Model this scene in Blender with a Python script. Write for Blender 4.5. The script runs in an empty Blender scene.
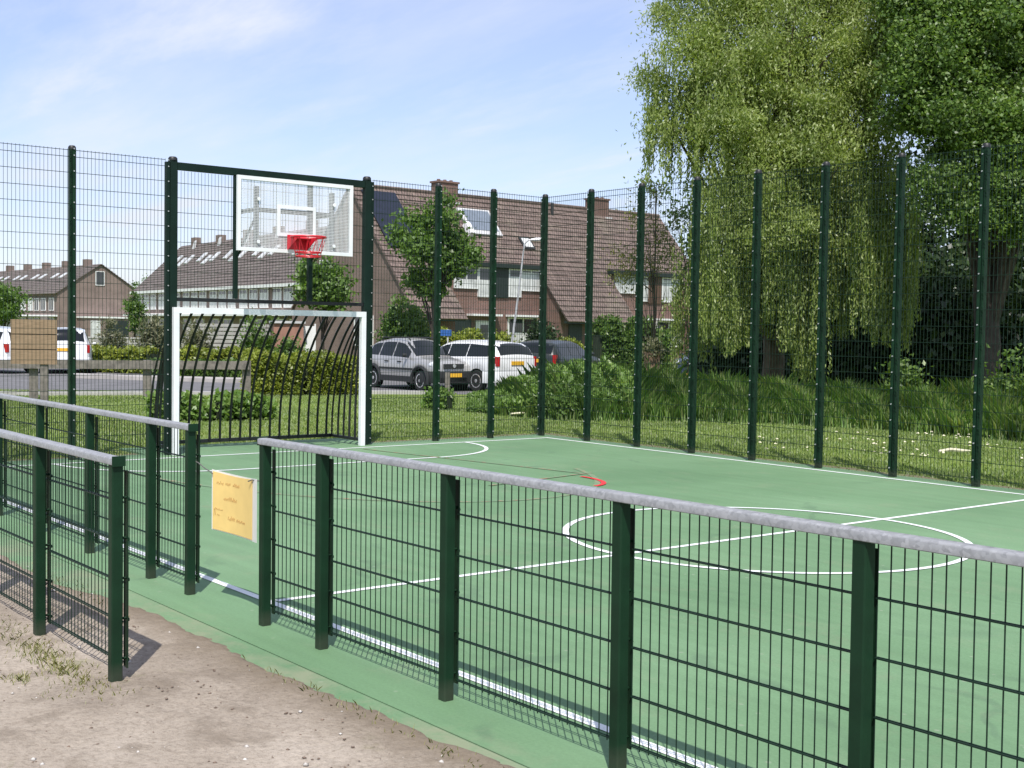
import bpy, math, random
import numpy as np
from mathutils import Vector, Matrix
PI = math.pi
RNG = np.random.default_rng(11)
SC = bpy.context.scene
COL = SC.collection

# ------------------------------------------------------------------ scene / camera frame
CAM = (16.3205, -3.4866, 1.7751); YAW, PITCH, ROLL, FPX = 2.4703, -0.0429, 0.0157, 1261.5
FH = Vector((math.cos(YAW), math.sin(YAW), 0)); RH = Vector((math.sin(YAW), -math.cos(YAW), 0))
W = 10.13          # court width; goal wall stands on x = 0, low fence on y = 0, tall side fence on y = W

def at(px, depth, z=0.0):
    """ground point at a bearing (photo column) and a distance from the viewer"""
    p = Vector((CAM[0], CAM[1], 0)) + FH * depth + RH * ((px - 512) / FPX * depth)
    return Vector((p.x, p.y, z))

# ------------------------------------------------------------------ materials
def new_mat(name):
    m = bpy.data.materials.new(name); m.use_nodes = True
    nt = m.node_tree; nt.nodes.clear()
    out = nt.nodes.new('ShaderNodeOutputMaterial'); b = nt.nodes.new('ShaderNodeBsdfPrincipled')
    nt.links.new(b.outputs[0], out.inputs[0])
    return m, nt, b, out
def node(nt, t, **kw):
    n = nt.nodes.new(t)
    for k, v in kw.items():
        if k in n.inputs.keys(): n.inputs[k].default_value = v
        else: setattr(n, k, v)
    return n
def ramp(nt, fac, stops):
    r = nt.nodes.new('ShaderNodeValToRGB'); nt.links.new(fac, r.inputs[0])
    e = r.color_ramp.elements
    while len(e) > 1: e.remove(e[-1])
    e[0].position = stops[0][0]; e[0].color = (*stops[0][1], 1)
    for p, c in stops[1:]:
        x = e.new(p); x.color = (*c, 1)
    return r.outputs[0]
def mixc(nt, fac, a, b, mode='MIX'):
    m = nt.nodes.new('ShaderNodeMix'); m.data_type = 'RGBA'; m.blend_type = mode
    for s, v in ((0, fac), (6, a), (7, b)):
        if hasattr(v, 'is_output'): nt.links.new(v, m.inputs[s])
        else: m.inputs[s].default_value = v if s == 0 else (*v, 1)
    return m.outputs[2]
def objco(nt, kind='Object'):
    return nt.nodes.new('ShaderNodeTexCoord').outputs[kind]
def noise(nt, co, scale, detail=4, rough=.55, out='Fac'):
    n = node(nt, 'ShaderNodeTexNoise', Scale=scale, Detail=detail, Roughness=rough)
    nt.links.new(co, n.inputs['Vector']); return n.outputs[out]
def bump(nt, b, h, strength=.3, dist=.01):
    n = node(nt, 'ShaderNodeBump', Strength=strength, Distance=dist)
    nt.links.new(h, n.inputs['Height']); nt.links.new(n.outputs[0], b.inputs['Normal'])
def scl(c, k): return tuple(min(1, x * k) for x in c)

def pmat(name, base, rough=.6, metal=0., var=.25, scale=6., bumps=0., bscale=60., spec=.5, coat=0.):
    m, nt, b, _ = new_mat(name)
    co = objco(nt)
    f = noise(nt, co, scale, 5)
    c = ramp(nt, f, [(.3, scl(base, 1 - var)), (.7, scl(base, 1 + var))])
    nt.links.new(c, b.inputs['Base Color'])
    b.inputs['Roughness'].default_value = rough; b.inputs['Metallic'].default_value = metal
    b.inputs['Specular IOR Level'].default_value = spec; b.inputs['Coat Weight'].default_value = coat
    if bumps: bump(nt, b, noise(nt, co, bscale, 3), bumps, .01)
    return m

def leaf_mat(name, cols, trans=.35, clump=.5):
    m, nt, b, out = new_mat(name)
    nt.nodes.remove(b)
    g = nt.nodes.new('ShaderNodeNewGeometry'); co = objco(nt)
    r = ramp(nt, g.outputs['Random Per Island'], [(i / max(1, len(cols) - 1), c) for i, c in enumerate(cols)])
    n = noise(nt, co, clump, 3)
    k = ramp(nt, n, [(.35, (.62, .66, .6)), (.65, (1.12, 1.1, 1.05))])
    c = mixc(nt, 1.0, r, k, 'MULTIPLY')
    d = nt.nodes.new('ShaderNodeBsdfDiffuse'); t = nt.nodes.new('ShaderNodeBsdfTranslucent')
    gl = node(nt, 'ShaderNodeBsdfGlossy', Roughness=.45); gl.inputs['Color'].default_value = (.6, .6, .6, 1)
    nt.links.new(c, d.inputs[0])
    tc = mixc(nt, 1.0, c, (1.15, 1.2, .55), 'MULTIPLY'); nt.links.new(tc, t.inputs[0])
    ms = node(nt, 'ShaderNodeMixShader'); ms.inputs[0].default_value = trans
    nt.links.new(d.outputs[0], ms.inputs[1]); nt.links.new(t.outputs[0], ms.inputs[2])
    m2 = node(nt, 'ShaderNodeMixShader'); m2.inputs[0].default_value = .05
    nt.links.new(ms.outputs[0], m2.inputs[1]); nt.links.new(gl.outputs[0], m2.inputs[2])
    nt.links.new(m2.outputs[0], out.inputs[0])
    return m

def brick_mat(name, c1, c2, mortar, axis='xz', bw=.22, bh=.065, vary=.25):
    m, nt, b, _ = new_mat(name)
    co = objco(nt)
    sp = nt.nodes.new('ShaderNodeSeparateXYZ'); nt.links.new(co, sp.inputs[0])
    ad = node(nt, 'ShaderNodeMath', operation='ADD'); nt.links.new(sp.outputs[0], ad.inputs[0]); nt.links.new(sp.outputs[1], ad.inputs[1])
    cb = nt.nodes.new('ShaderNodeCombineXYZ'); nt.links.new(ad.outputs[0], cb.inputs[0]); nt.links.new(sp.outputs[2], cb.inputs[1])
    t = node(nt, 'ShaderNodeTexBrick'); t.inputs['Scale'].default_value = 1
    t.inputs['Brick Width'].default_value = bw; t.inputs['Row Height'].default_value = bh
    t.inputs['Mortar Size'].default_value = .008; t.inputs['Bias'].default_value = 0
    t.inputs['Color1'].default_value = (*c1, 1); t.inputs['Color2'].default_value = (*c2, 1); t.inputs['Mortar'].default_value = (*mortar, 1)
    nt.links.new(cb.outputs[0], t.inputs['Vector'])
    k = ramp(nt, noise(nt, co, .8, 5), [(.3, (1 - vary,) * 3), (.7, (1 + vary * .5,) * 3)])
    c = mixc(nt, 1., t.outputs['Color'], k, 'MULTIPLY')
    nt.links.new(c, b.inputs['Base Color']); b.inputs['Roughness'].default_value = .9
    bump(nt, b, t.outputs['Fac'], -.3, .01)
    return m

def tile_mat(name, c1, c2, moss, tw=.3, th=.3):
    m, nt, b, _ = new_mat(name)
    co = objco(nt)
    sp = nt.nodes.new('ShaderNodeSeparateXYZ'); nt.links.new(co, sp.inputs[0])
    cb = nt.nodes.new('ShaderNodeCombineXYZ'); nt.links.new(sp.outputs[0], cb.inputs[0]); nt.links.new(sp.outputs[2], cb.inputs[1])
    t = node(nt, 'ShaderNodeTexBrick'); t.offset = 0; t.inputs['Scale'].default_value = 1
    t.inputs['Brick Width'].default_value = tw; t.inputs['Row Height'].default_value = th
    t.inputs['Mortar Size'].default_value = .018; t.inputs['Bias'].default_value = 0
    t.inputs['Color1'].default_value = (*c1, 1); t.inputs['Color2'].default_value = (*c2, 1); t.inputs['Mortar'].default_value = (*scl(c1, .5), 1)
    nt.links.new(cb.outputs[0], t.inputs['Vector'])
    f = noise(nt, co, .55, 6, .65)
    c = mixc(nt, ramp(nt, f, [(.5, (0, 0, 0)), (.75, (.6, .6, .6))]), t.outputs['Color'], moss)
    c = mixc(nt, 1., c, ramp(nt, noise(nt, co, 2.2, 4), [(.3, (.75, .75, .75)), (.7, (1.15, 1.15, 1.15))]), 'MULTIPLY')
    nt.links.new(c, b.inputs['Base Color']); b.inputs['Roughness'].default_value = .8
    w = node(nt, 'ShaderNodeTexWave', Scale=1 / tw * .5 / 1.0); w.bands_direction = 'X'
    nt.links.new(co, w.inputs['Vector']); bump(nt, b, w.outputs['Fac'], .5, .04)
    return m

M = {}
M['post'] = pmat('green_powder_coat', (.0055, .027, .0115), .5, 0, .35, 5, .05, 90, spec=.22)
M['postgoal'] = pmat('dark_green_powder_coat', (.0045, .017, .0115), .55, 0, .25, 4, .04, 80, spec=.22)
def post_dirt(m):
    nt = m.node_tree; b = nt.nodes['Principled BSDF']; old = b.inputs['Base Color'].links[0].from_socket
    co = objco(nt); sp = nt.nodes.new('ShaderNodeSeparateXYZ'); nt.links.new(co, sp.inputs[0])
    ma = node(nt, 'ShaderNodeMath', operation='MULTIPLY_ADD'); nt.links.new(noise(nt, co, 14, 5, .7), ma.inputs[0]); ma.inputs[1].default_value = -.09; nt.links.new(sp.outputs[2], ma.inputs[2])
    f = ramp(nt, ma.outputs[0], [(0, (.22, .22, .22)), (.07, (0, 0, 0))])
    c = mixc(nt, f, old, (.12, .11, .085))
    w = ramp(nt, noise(nt, co, 38, 6, .75), [(.70, (0, 0, 0)), (.78, (.5, .5, .5))])
    c = mixc(nt, w, c, (.05, .075, .06))
    nt.links.new(c, b.inputs['Base Color'])
post_dirt(M['post'])
M['wire'] = pmat('green_coated_wire', (.007, .024, .014), .5, 0, .2, 3, spec=.3)
M['black'] = pmat('black_powder_coat', (.008, .009, .010), .45, 0, .3, 6)
M['cap'] = pmat('black_plastic', (.012, .013, .013), .5, 0, .2, 6)
M['bolt'] = pmat('zinc_bolt', (.42, .43, .43), .4, .3, .1, 6)
M['white'] = pmat('white_paint', (.78, .79, .80), .45, 0, .06, 5)
M['red'] = pmat('red_paint', (.58, .015, .03), .4, 0, .12, 12)
M['rubber'] = pmat('tyre_rubber', (.012, .012, .013), .8, 0, .2, 20)
M['rim'] = pmat('alloy_rim', (.62, .63, .65), .3, .6, .1, 10)
M['trim'] = pmat('grey_plastic_trim', (.022, .023, .025), .65, 0, .2, 15)
M['glass_car'] = pmat('tinted_car_glass', (.008, .010, .012), .08, 0, .1, 2, spec=.4)
M['lamp_clear'] = pmat('headlamp_glass', (.75, .77, .8), .12, .2, .1, 20)
M['lamp_red'] = pmat('tail_lamp', (.4, .012, .015), .15, 0, .15, 20)
M['plate'] = pmat('yellow_plate', (.75, .42, .03), .5, 0, .08, 8)
M['silver'] = pmat('silver_car_paint', (.41, .405, .40), .32, .35, .05, 2, coat=.6)
M['carwhite'] = pmat('white_car_paint', (.74, .75, .76), .25, 0, .04, 2, coat=.7)
M['cardark'] = pmat('dark_green_grey_car_paint', (.022, .027, .026), .35, 0, .1, 2, coat=.25)
M['carblue'] = pmat('dark_blue_car_paint', (.02, .035, .06), .25, .3, .1, 2, coat=.7)
M['wframe'] = pmat('white_window_frame', (.72, .73, .72), .5, 0, .05, 3)
M['pane'] = pmat('window_glass', (.03, .035, .04), .05, 0, .4, .6, spec=.9)
M['curtain'] = pmat('net_curtain_glass', (.55, .56, .55), .35, 0, .25, 3)
M['darkpanel'] = pmat('dark_green_cladding', (.014, .022, .02), .55, 0, .2, 4)
M['brownpanel'] = pmat('brown_cladding', (.10, .055, .035), .6, 0, .2, 4)
M['lead'] = pmat('light_flashing', (.5, .5, .5), .6, 0, .15, 4)
M['pv'] = pmat('solar_cell', (.008, .011, .022), .15, 0, .3, 3, spec=.8)
M['pvgrey'] = pmat('collector_glass', (.16, .19, .23), .12, 0, .15, 3, spec=.8)
M['lampgrey'] = pmat('galvanised_lamp_post', (.55, .56, .57), .45, .4, .1, 6)
M['wood'] = pmat('weathered_wood', (.165, .148, .13), .85, 0, .35, 9, .4, 60)
M['bark'] = pmat('bark', (.10, .075, .055), .95, 0, .4, 7, .8, 25)
M['barkdark'] = pmat('dark_bark', (.05, .04, .032), .95, 0, .4, 7, .8, 25)
M['stub'] = pmat('pollarded_bark', (.20, .13, .09), .95, 0, .4, 9, .8, 25)
M['blue'] = pmat('blue_board', (.03, .12, .38), .5, 0, .15, 8)
M['stone'] = pmat('pale_pebble', (.5, .47, .43), .9, 0, .3, 40)
M['soil'] = pmat('soil_crumb', (.16, .115, .085), .95, 0, .35, 40)
M['stalk'] = pmat('dry_stalk', (.62, .58, .42), .9, 0, .2, 10)
M['cord'] = pmat('grey_cord', (.12, .12, .11), .8, 0, .2, 30)
M['paper'] = pmat('yellow_paper', (.86, .62, .22), .75, 0, .05, 9)
M['sleeve'] = pmat('clear_plastic_sleeve', (.80, .79, .76), .3, 0, .05, 9)
M['ink'] = pmat('pencil_ink', (.42, .25, .09), .8, 0, .15, 40)
M['shingle'] = pmat('pinkish_shed_brick', (.30, .16, .12), .9, 0, .2, 2)
M['kerb'] = pmat('concrete_kerb', (.40, .39, .37), .9, 0, .18, 3, .3, 60)
M['concrete'] = pmat('concrete', (.33, .32, .30), .9, 0, .2, 3)

M['brick'] = brick_mat('red_brown_brick', (.185, .092, .07), (.145, .076, .062), (.22, .18, .16))
M['brickgable'] = brick_mat('grey_brown_brick', (.185, .125, .10), (.15, .10, .085), (.23, .19, .17))
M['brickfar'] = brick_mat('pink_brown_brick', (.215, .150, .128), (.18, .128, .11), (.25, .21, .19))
M['tile'] = tile_mat('brown_red_roof_tile', (.150, .108, .092), (.19, .138, .118), (.185, .165, .12))
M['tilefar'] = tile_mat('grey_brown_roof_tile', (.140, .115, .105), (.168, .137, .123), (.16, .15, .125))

def court_mat(nm='green_court_paint', d0=.54, d1=.80, df=.45):
    m, nt, b, _ = new_mat(nm)
    co = objco(nt)
    base = ramp(nt, noise(nt, co, .45, 6, .6), [(.25, (.118, .216, .110)), (.5, (.136, .243, .125)), (.75, (.152, .262, .140))])
    fine = ramp(nt, noise(nt, co, 55, 3, .7), [(.2, (.84, .86, .84)), (.8, (1.14, 1.13, 1.14))])
    c = mixc(nt, 1., base, fine, 'MULTIPLY')
    sp = nt.nodes.new('ShaderNodeMapping'); sp.inputs['Scale'].default_value = (.5, 6, 1); nt.links.new(co, sp.inputs[0])
    c = mixc(nt, 1., c, ramp(nt, noise(nt, sp.outputs[0], 1.2, 5), [(.35, (.93, .93, .93)), (.65, (1.04, 1.04, 1.04))]), 'MULTIPLY')
    fade = ramp(nt, noise(nt, co, .22, 5, .65), [(.35, (.86, .89, .86)), (.65, (1.13, 1.09, 1.13))])
    c = mixc(nt, 1., c, fade, 'MULTIPLY')
    wv = node(nt, 'ShaderNodeTexWave', Scale=.35, Distortion=14., Detail=4.); wv.bands_direction = 'DIAGONAL'; nt.links.new(co, wv.inputs['Vector'])
    sc_ = ramp(nt, wv.outputs['Fac'], [(.965, (0, 0, 0)), (.995, (.35, .35, .35))])
    brk = ramp(nt, noise(nt, co, 1.1, 3), [(.5, (0, 0, 0)), (.62, (1, 1, 1))])
    c = mixc(nt, mixc(nt, 1., sc_, brk, 'MULTIPLY'), c, (.07, .12, .075))
    spk = node(nt, 'ShaderNodeTexVoronoi', Scale=5.5); nt.links.new(co, spk.inputs['Vector'])
    c = mixc(nt, ramp(nt, spk.outputs['Distance'], [(.05, (.4, .4, .4)), (.09, (0, 0, 0))]), c, (.30, .33, .25))
    dirt = ramp(nt, noise(nt, co, 1.7, 8, .75), [(d0, (0, 0, 0)), (d1, (df, df, df))])
    c = mixc(nt, dirt, c, (.25, .26, .17))
    nt.links.new(c, b.inputs['Base Color']); b.inputs['Roughness'].default_value = .75; b.inputs['Specular IOR Level'].default_value = .35
    bump(nt, b, noise(nt, co, 160, 2), .35, .004)
    return m
M['court'] = court_mat(); M['courtedge'] = court_mat('dusty_green_edging', .42, .62, .7)
def linemat(name, col, wear):
    m, nt, b, out = new_mat(name)
    co = objco(nt)
    c = ramp(nt, noise(nt, co, 14, 6, .7), [(.3, scl(col, .9)), (.7, scl(col, 1.05))])
    wn = ramp(nt, noise(nt, co, 9, 8, .8), [(wear - .08, (1, 1, 1)), (wear + .08, (0, 0, 0))])
    c = mixc(nt, wn, c, (.14, .238, .128))
    nt.links.new(c, b.inputs['Base Color']); b.inputs['Roughness'].default_value = .7
    return m
M['linewhite'] = linemat('white_line_paint', (.74, .77, .76), .22)
M['linered'] = linemat('worn_red_line_paint', (.46, .17, .12), .58)
M['linefresh'] = linemat('red_line_paint', (.62, .03, .035), .1)

def ground_mat():
    m, nt, b, _ = new_mat('lawn_ground')
    co = objco(nt)
    a = ramp(nt, noise(nt, co, .35, 6, .6), [(.3, (.13, .20, .04)), (.55, (.18, .25, .055)), (.75, (.235, .28, .085))])
    f = ramp(nt, noise(nt, co, 22, 4, .7), [(.25, (.55, .6, .5)), (.75, (1.3, 1.25, 1.2))])
    c = mixc(nt, 1., a, f, 'MULTIPLY')
    mp = nt.nodes.new('ShaderNodeMapping'); mp.inputs['Scale'].default_value = (.25, 2.2, 1); mp.inputs['Rotation'].default_value = (0, 0, .05)
    nt.links.new(co, mp.inputs[0])
    c = mixc(nt, ramp(nt, noise(nt, mp.outputs[0], 1., 4), [(.5, (0, 0, 0)), (.72, (.5, .5, .5))]), c, (.24, .235, .09))
    nt.links.new(c, b.inputs['Base Color']); b.inputs['Roughness'].default_value = .95; b.inputs['Specular IOR Level'].default_value = .15
    bump(nt, b, noise(nt, co, 40, 3), .8, .03)
    return m
M['lawn'] = ground_mat()
def dirt_mat():
    m, nt, b, _ = new_mat('trodden_dirt')
    co = objco(nt)
    a = ramp(nt, noise(nt, co, .9, 7, .62), [(.3, (.24, .20, .158)), (.5, (.345, .293, .236)), (.72, (.435, .377, .312))])
    f = ramp(nt, noise(nt, co, 38, 5, .75), [(.28, (.62, .6, .58)), (.5, (1, 1, 1)), (.78, (1.2, 1.2, 1.2))])
    c = mixc(nt, 1., a, f, 'MULTIPLY')
    gr = ramp(nt, noise(nt, co, 2.3, 7, .7), [(.60, (0, 0, 0)), (.72, (.55, .55, .55))])
    c = mixc(nt, gr, c, (.17, .19, .075))
    sx = nt.nodes.new('ShaderNodeSeparateXYZ'); nt.links.new(co, sx.inputs[0])
    mm = node(nt, 'ShaderNodeMath', operation='MULTIPLY_ADD'); nt.links.new(noise(nt, co, 4.5, 6, .7), mm.inputs[0]); mm.inputs[1].default_value = .5; nt.links.new(sx.outputs[1], mm.inputs[2])
    mr = nt.nodes.new('ShaderNodeMapRange'); nt.links.new(mm.outputs[0], mr.inputs[0]); mr.inputs[1].default_value = -.52; mr.inputs[2].default_value = -.20; mr.inputs[3].default_value = 0; mr.inputs[4].default_value = .75
    c = mixc(nt, mr.outputs[0], c, (.165, .13, .088))
    bl = ramp(nt, noise(nt, co, 3.2, 5, .6), [(.52, (0, 0, 0)), (.66, (.65, .65, .65))])
    c = mixc(nt, bl, c, (.19, .155, .118))
    v = node(nt, 'ShaderNodeTexVoronoi', Scale=26); nt.links.new(co, v.inputs['Vector'])
    c = mixc(nt, ramp(nt, v.outputs['Distance'], [(.06, (.5, .5, .5)), (.13, (0, 0, 0))]), c, (.19, .145, .11))
    nt.links.new(c, b.inputs['Base Color']); b.inputs['Roughness'].default_value = .95; b.inputs['Specular IOR Level'].default_value = .2
    ad = node(nt, 'ShaderNodeMath', operation='ADD'); nt.links.new(noise(nt, co, 30, 6, .7), ad.inputs[0]); nt.links.new(noise(nt, co, 5, 4), ad.inputs[1])
    bump(nt, b, ad.outputs[0], .6, .035)
    return m
M['dirt'] = dirt_mat()
M['asphalt'] = pmat('asphalt', (.135, .132, .135), .9, 0, .2, 1.2, .3, 90)
M['paving'] = pmat('pale_paving', (.36, .34, .32), .9, 0, .2, 1.5, .3, 60)

M['leafwillow'] = leaf_mat('willow_leaf', [(.18, .26, .05), (.27, .36, .09), (.33, .42, .125), (.40, .46, .17), (.30, .385, .10)], .48, .7)
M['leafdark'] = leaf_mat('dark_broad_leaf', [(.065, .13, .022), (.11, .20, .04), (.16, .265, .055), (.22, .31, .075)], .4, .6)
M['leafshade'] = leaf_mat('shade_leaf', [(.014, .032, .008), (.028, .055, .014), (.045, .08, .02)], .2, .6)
M['leafmaple'] = leaf_mat('maple_leaf', [(.07, .145, .022), (.12, .22, .038), (.17, .28, .055)], .4, 1.)
M['leafshrub'] = leaf_mat('shrub_leaf', [(.065, .14, .025), (.115, .205, .04), (.165, .25, .055)], .35, 1.2)
M['leafyellow'] = leaf_mat('yellow_green_leaf', [(.17, .23, .03), (.26, .32, .045), (.34, .37, .06)], .38, 1.2)
M['leafgrey'] = leaf_mat('grey_green_leaf', [(.10, .115, .06), (.16, .17, .09), (.24, .23, .15)], .25, 1.5)
M['leafolive'] = leaf_mat('olive_leaf', [(.19, .20, .05), (.26, .26, .075), (.21, .24, .05)], .45, 1.)
M['grass'] = leaf_mat('lawn_blade', [(.165, .26, .055), (.215, .315, .075), (.275, .335, .10)], .45, .6)
M['reed'] = leaf_mat('tall_grass_blade', [(.20, .36, .09), (.27, .45, .12), (.34, .50, .15), (.48, .54, .24)], .55, .7)
M['weed'] = leaf_mat('weed_leaf', [(.13, .24, .05), (.19, .32, .075), (.26, .37, .10)], .45, 1.2)
M['drygrass'] = leaf_mat('dry_grass_blade', [(.16, .19, .05), (.24, .25, .08), (.34, .31, .13)], .3, .6)
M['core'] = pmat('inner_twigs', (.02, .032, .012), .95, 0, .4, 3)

# ------------------------------------------------------------------ mesh helpers
class MB:
    def __init__(s): s.v = []; s.f = []; s.m = []
    def add(s, vs, fs, mi=0):
        o = len(s.v); s.v += [tuple(p) for p in vs]
        s.f += [tuple(i + o for i in f) for f in fs]; s.m += [mi] * len(fs)
        return s
    def box(s, c, d, rz=0, mi=0, bev=0):
        x, y, z = (k / 2 for k in d); cs, sn = math.cos(rz), math.sin(rz)
        if bev:
            prof = [(-x + bev, -y), (x - bev, -y), (x, -y + bev), (x, y - bev), (x - bev, y), (-x + bev, y), (-x, y - bev), (-x, -y + bev)]
        else: prof = [(-x, -y), (x, -y), (x, y), (-x, y)]
        n = len(prof)
        vs = [(c[0] + a * cs - b * sn, c[1] + a * sn + b * cs, c[2] + h) for h in (-z, z) for a, b in prof]
        fs = [(i, (i + 1) % n, n + (i + 1) % n, n + i) for i in range(n)] + [tuple(range(n - 1, -1, -1)), tuple(range(n, 2 * n))]
        return s.add(vs, fs, mi)
    def bar(s, p, q, r, n=4, mi=0, r2=None, caps=True):
        p, q = Vector(p), Vector(q); d = (q - p).normalized()
        a = Vector((0, 0, 1)) if abs(d.z) < .9 else Vector((1, 0, 0))
        u = d.cross(a).normalized(); w = d.cross(u); r2 = r if r2 is None else r2
        ph = PI / 4 if n == 4 else 0
        vs = [P + (u * math.cos(2 * PI * i / n + ph) + w * math.sin(2 * PI * i / n + ph)) * R for P, R in ((p, r), (q, r2)) for i in range(n)]
        fs = [(i, (i + 1) % n, n + (i + 1) % n, n + i) for i in range(n)]
        if caps: fs += [tuple(range(n - 1, -1, -1)), tuple(range(n, 2 * n))]
        return s.add(vs, fs, mi)
    def tube(s, pts, rads, n=6, mi=0, closed=False):
        pts = [Vector(p) for p in pts]; k = len(pts)
        if not hasattr(rads, '__len__'): rads = [rads] * k
        vs = []; prev = None
        for i, p in enumerate(pts):
            if closed: t = (pts[(i + 1) % k] - pts[i - 1]).normalized()
            else: t = (pts[min(i + 1, k - 1)] - pts[max(i - 1, 0)]).normalized()
            if prev is None:
                a = Vector((0, 0, 1)) if abs(t.z) < .9 else Vector((1, 0, 0)); u = t.cross(a).normalized()
            else: u = (prev - t * prev.dot(t)).normalized()
            prev = u; w = t.cross(u)
            vs += [p + (u * math.cos(2 * PI * j / n) + w * math.sin(2 * PI * j / n)) * rads[i] for j in range(n)]
        fs = []
        for i in range(k if closed else k - 1):
            a, b = i * n, ((i + 1) % k) * n
            fs += [(a + j, a + (j + 1) % n, b + (j + 1) % n, b + j) for j in range(n)]
        if not closed: fs += [tuple(range(n - 1, -1, -1)), tuple(range((k - 1) * n, k * n))]
        return s.add(vs, fs, mi)
    def prism(s, poly, a, b, fn, mi=0):
        """poly (p,q) swept from a to b; fn(t,p,q)->xyz"""
        n = len(poly)
        vs = [fn(t, p, q) for t in (a, b) for p, q in poly]
        fs = [(i, (i + 1) % n, n + (i + 1) % n, n + i) for i in range(n)] + [tuple(range(n - 1, -1, -1)), tuple(range(n, 2 * n))]
        return s.add(vs, fs, mi)
    def lathe(s, prof, n=20, fn=lambda x, y, z: (x, y, z), mi=0):
        k = len(prof); vs = [fn(r * math.cos(2 * PI * j / n), r * math.sin(2 * PI * j / n), z) for r, z in prof for j in range(n)]
        fs = [(i * n + j, i * n + (j + 1) % n, (i + 1) * n + (j + 1) % n, (i + 1) * n + j) for i in range(k - 1) for j in range(n)]
        fs += [tuple(range(n - 1, -1, -1)), tuple(range((k - 1) * n, k * n))]
        return s.add(vs, fs, mi)
    def build(s, name, mats, parent=None, smooth=False):
        me = bpy.data.meshes.new(name); me.from_pydata(s.v, [], s.f)
        if not isinstance(mats, (list, tuple)): mats = [mats]
        for m in mats: me.materials.append(m)
        if len(mats) > 1: me.polygons.foreach_set('material_index', s.m)
        import bmesh
        bm = bmesh.new(); bm.from_mesh(me); bmesh.ops.recalc_face_normals(bm, faces=bm.faces); bm.to_mesh(me); bm.free()
        if smooth:
            me.polygons.foreach_set('use_smooth', [True] * len(me.polygons))
            me.set_sharp_from_angle(angle=math.radians(40))
        return link(name, me, parent)
def link(name, me, parent=None):
    o = bpy.data.objects.new(name, me); COL.objects.link(o)
    if parent is not None: o.parent = parent
    return o
def np_mesh(name, V, F, mat, parent=None):
    """V (n,3), F (m,k) numpy"""
    me = bpy.data.meshes.new(name); k = F.shape[1]
    me.vertices.add(len(V)); me.vertices.foreach_set('co', V.astype(np.float32).ravel())
    me.loops.add(F.size); me.loops.foreach_set('vertex_index', F.astype(np.int32).ravel())
    me.polygons.add(len(F)); me.polygons.foreach_set('loop_start', np.arange(0, F.size, k, dtype=np.int32))
    me.polygons.foreach_set('loop_total', np.full(len(F), k, dtype=np.int32))
    me.update(calc_edges=True); me.materials.append(mat)
    return link(name, me, parent)
def tag(o, label=None, cat=None, group=None, kind=None):
    if label: o['label'] = label
    if cat: o['category'] = cat
    if group: o['group'] = group
    if kind: o['kind'] = kind
    return o
def empty(name, loc, rz=0, label=None, cat=None, group=None):
    o = bpy.data.objects.new(name, None); COL.objects.link(o); o.empty_display_size = .2
    o.location = loc; o.rotation_euler = (0, 0, rz)
    return tag(o, label, cat, group)
def copy_tree(o, parent=None):
    c = o.copy(); COL.objects.link(c)
    if parent is not None: c.parent = parent
    for ch in list(o.children): copy_tree(ch, c)
    return c

# ------------------------------------------------------------------ setting: ground, court, lines, dirt, road
def sheet(name, pts, z, mat, thick=0, kind='structure'):
    b = MB(); n = len(pts)
    if thick:
        b.add([(x, y, z - thick) for x, y in pts] + [(x, y, z) for x, y in pts],
              [(i, (i + 1) % n, n + (i + 1) % n, n + i) for i in range(n)] + [tuple(range(n, 2 * n))])
    else: b.add([(x, y, z) for x, y in pts], [tuple(range(n))])
    o = b.build(name, mat); o['kind'] = kind
    return o
def P2(px, d): p = at(px, d); return (p.x, p.y)
sheet('ground', [(-600, -600), (600, -600), (600, 600), (-600, 600)], -.03, M['lawn'])
court = sheet('court', [(-.22, -.268), (19.5, -.268), (19.5, W + .2), (-.22, W + .2)], 0, M['court'], .12)
apron = sheet('court_edging', [(-.22, -.80), (19.5, -.80), (19.5, -.276), (-.22, -.276)], -.001, M['courtedge'], .12)
MB().box((-.72, 5.1, -.06), (.98, 3.6, .114)).build('goal_floor', M['court'], court)
def soil_mat():
    m, nt, b, out = new_mat('bare_soil_strip'); co = objco(nt)
    c = ramp(nt, noise(nt, co, 6, 7, .7), [(.38, (.20, .155, .11)), (.52, (.17, .16, .08)), (.66, (.16, .20, .05))])
    nt.links.new(c, b.inputs['Base Color']); b.inputs['Roughness'].default_value = .95
    return m
M['soil_strip'] = soil_mat()
def wavy(p, q, w, k=60):
    p, q = Vector(p), Vector(q); n_ = Vector((-(q - p).y, (q - p).x)).normalized()
    up = [p.lerp(q, i / k) for i in range(k + 1)]
    return [tuple(v) for v in up] + [tuple(v + n_ * (w + .07 * math.sin(i * 1.7) + .06 * math.sin(i * .63 + 1))) for i, v in reversed(list(enumerate(up)))]
sheet('soil_strip', wavy((-.6, W + .2), (19, W + .2), .26), -.014, M['soil_strip'])
sheet('soil_strip', wavy((-.222, -1), (-.222, 3.25), .3), -.014, M['soil_strip'])
sheet('soil_strip', wavy((-.222, 6.95), (-.222, W + .1), .3), -.012, M['soil_strip'])
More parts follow.
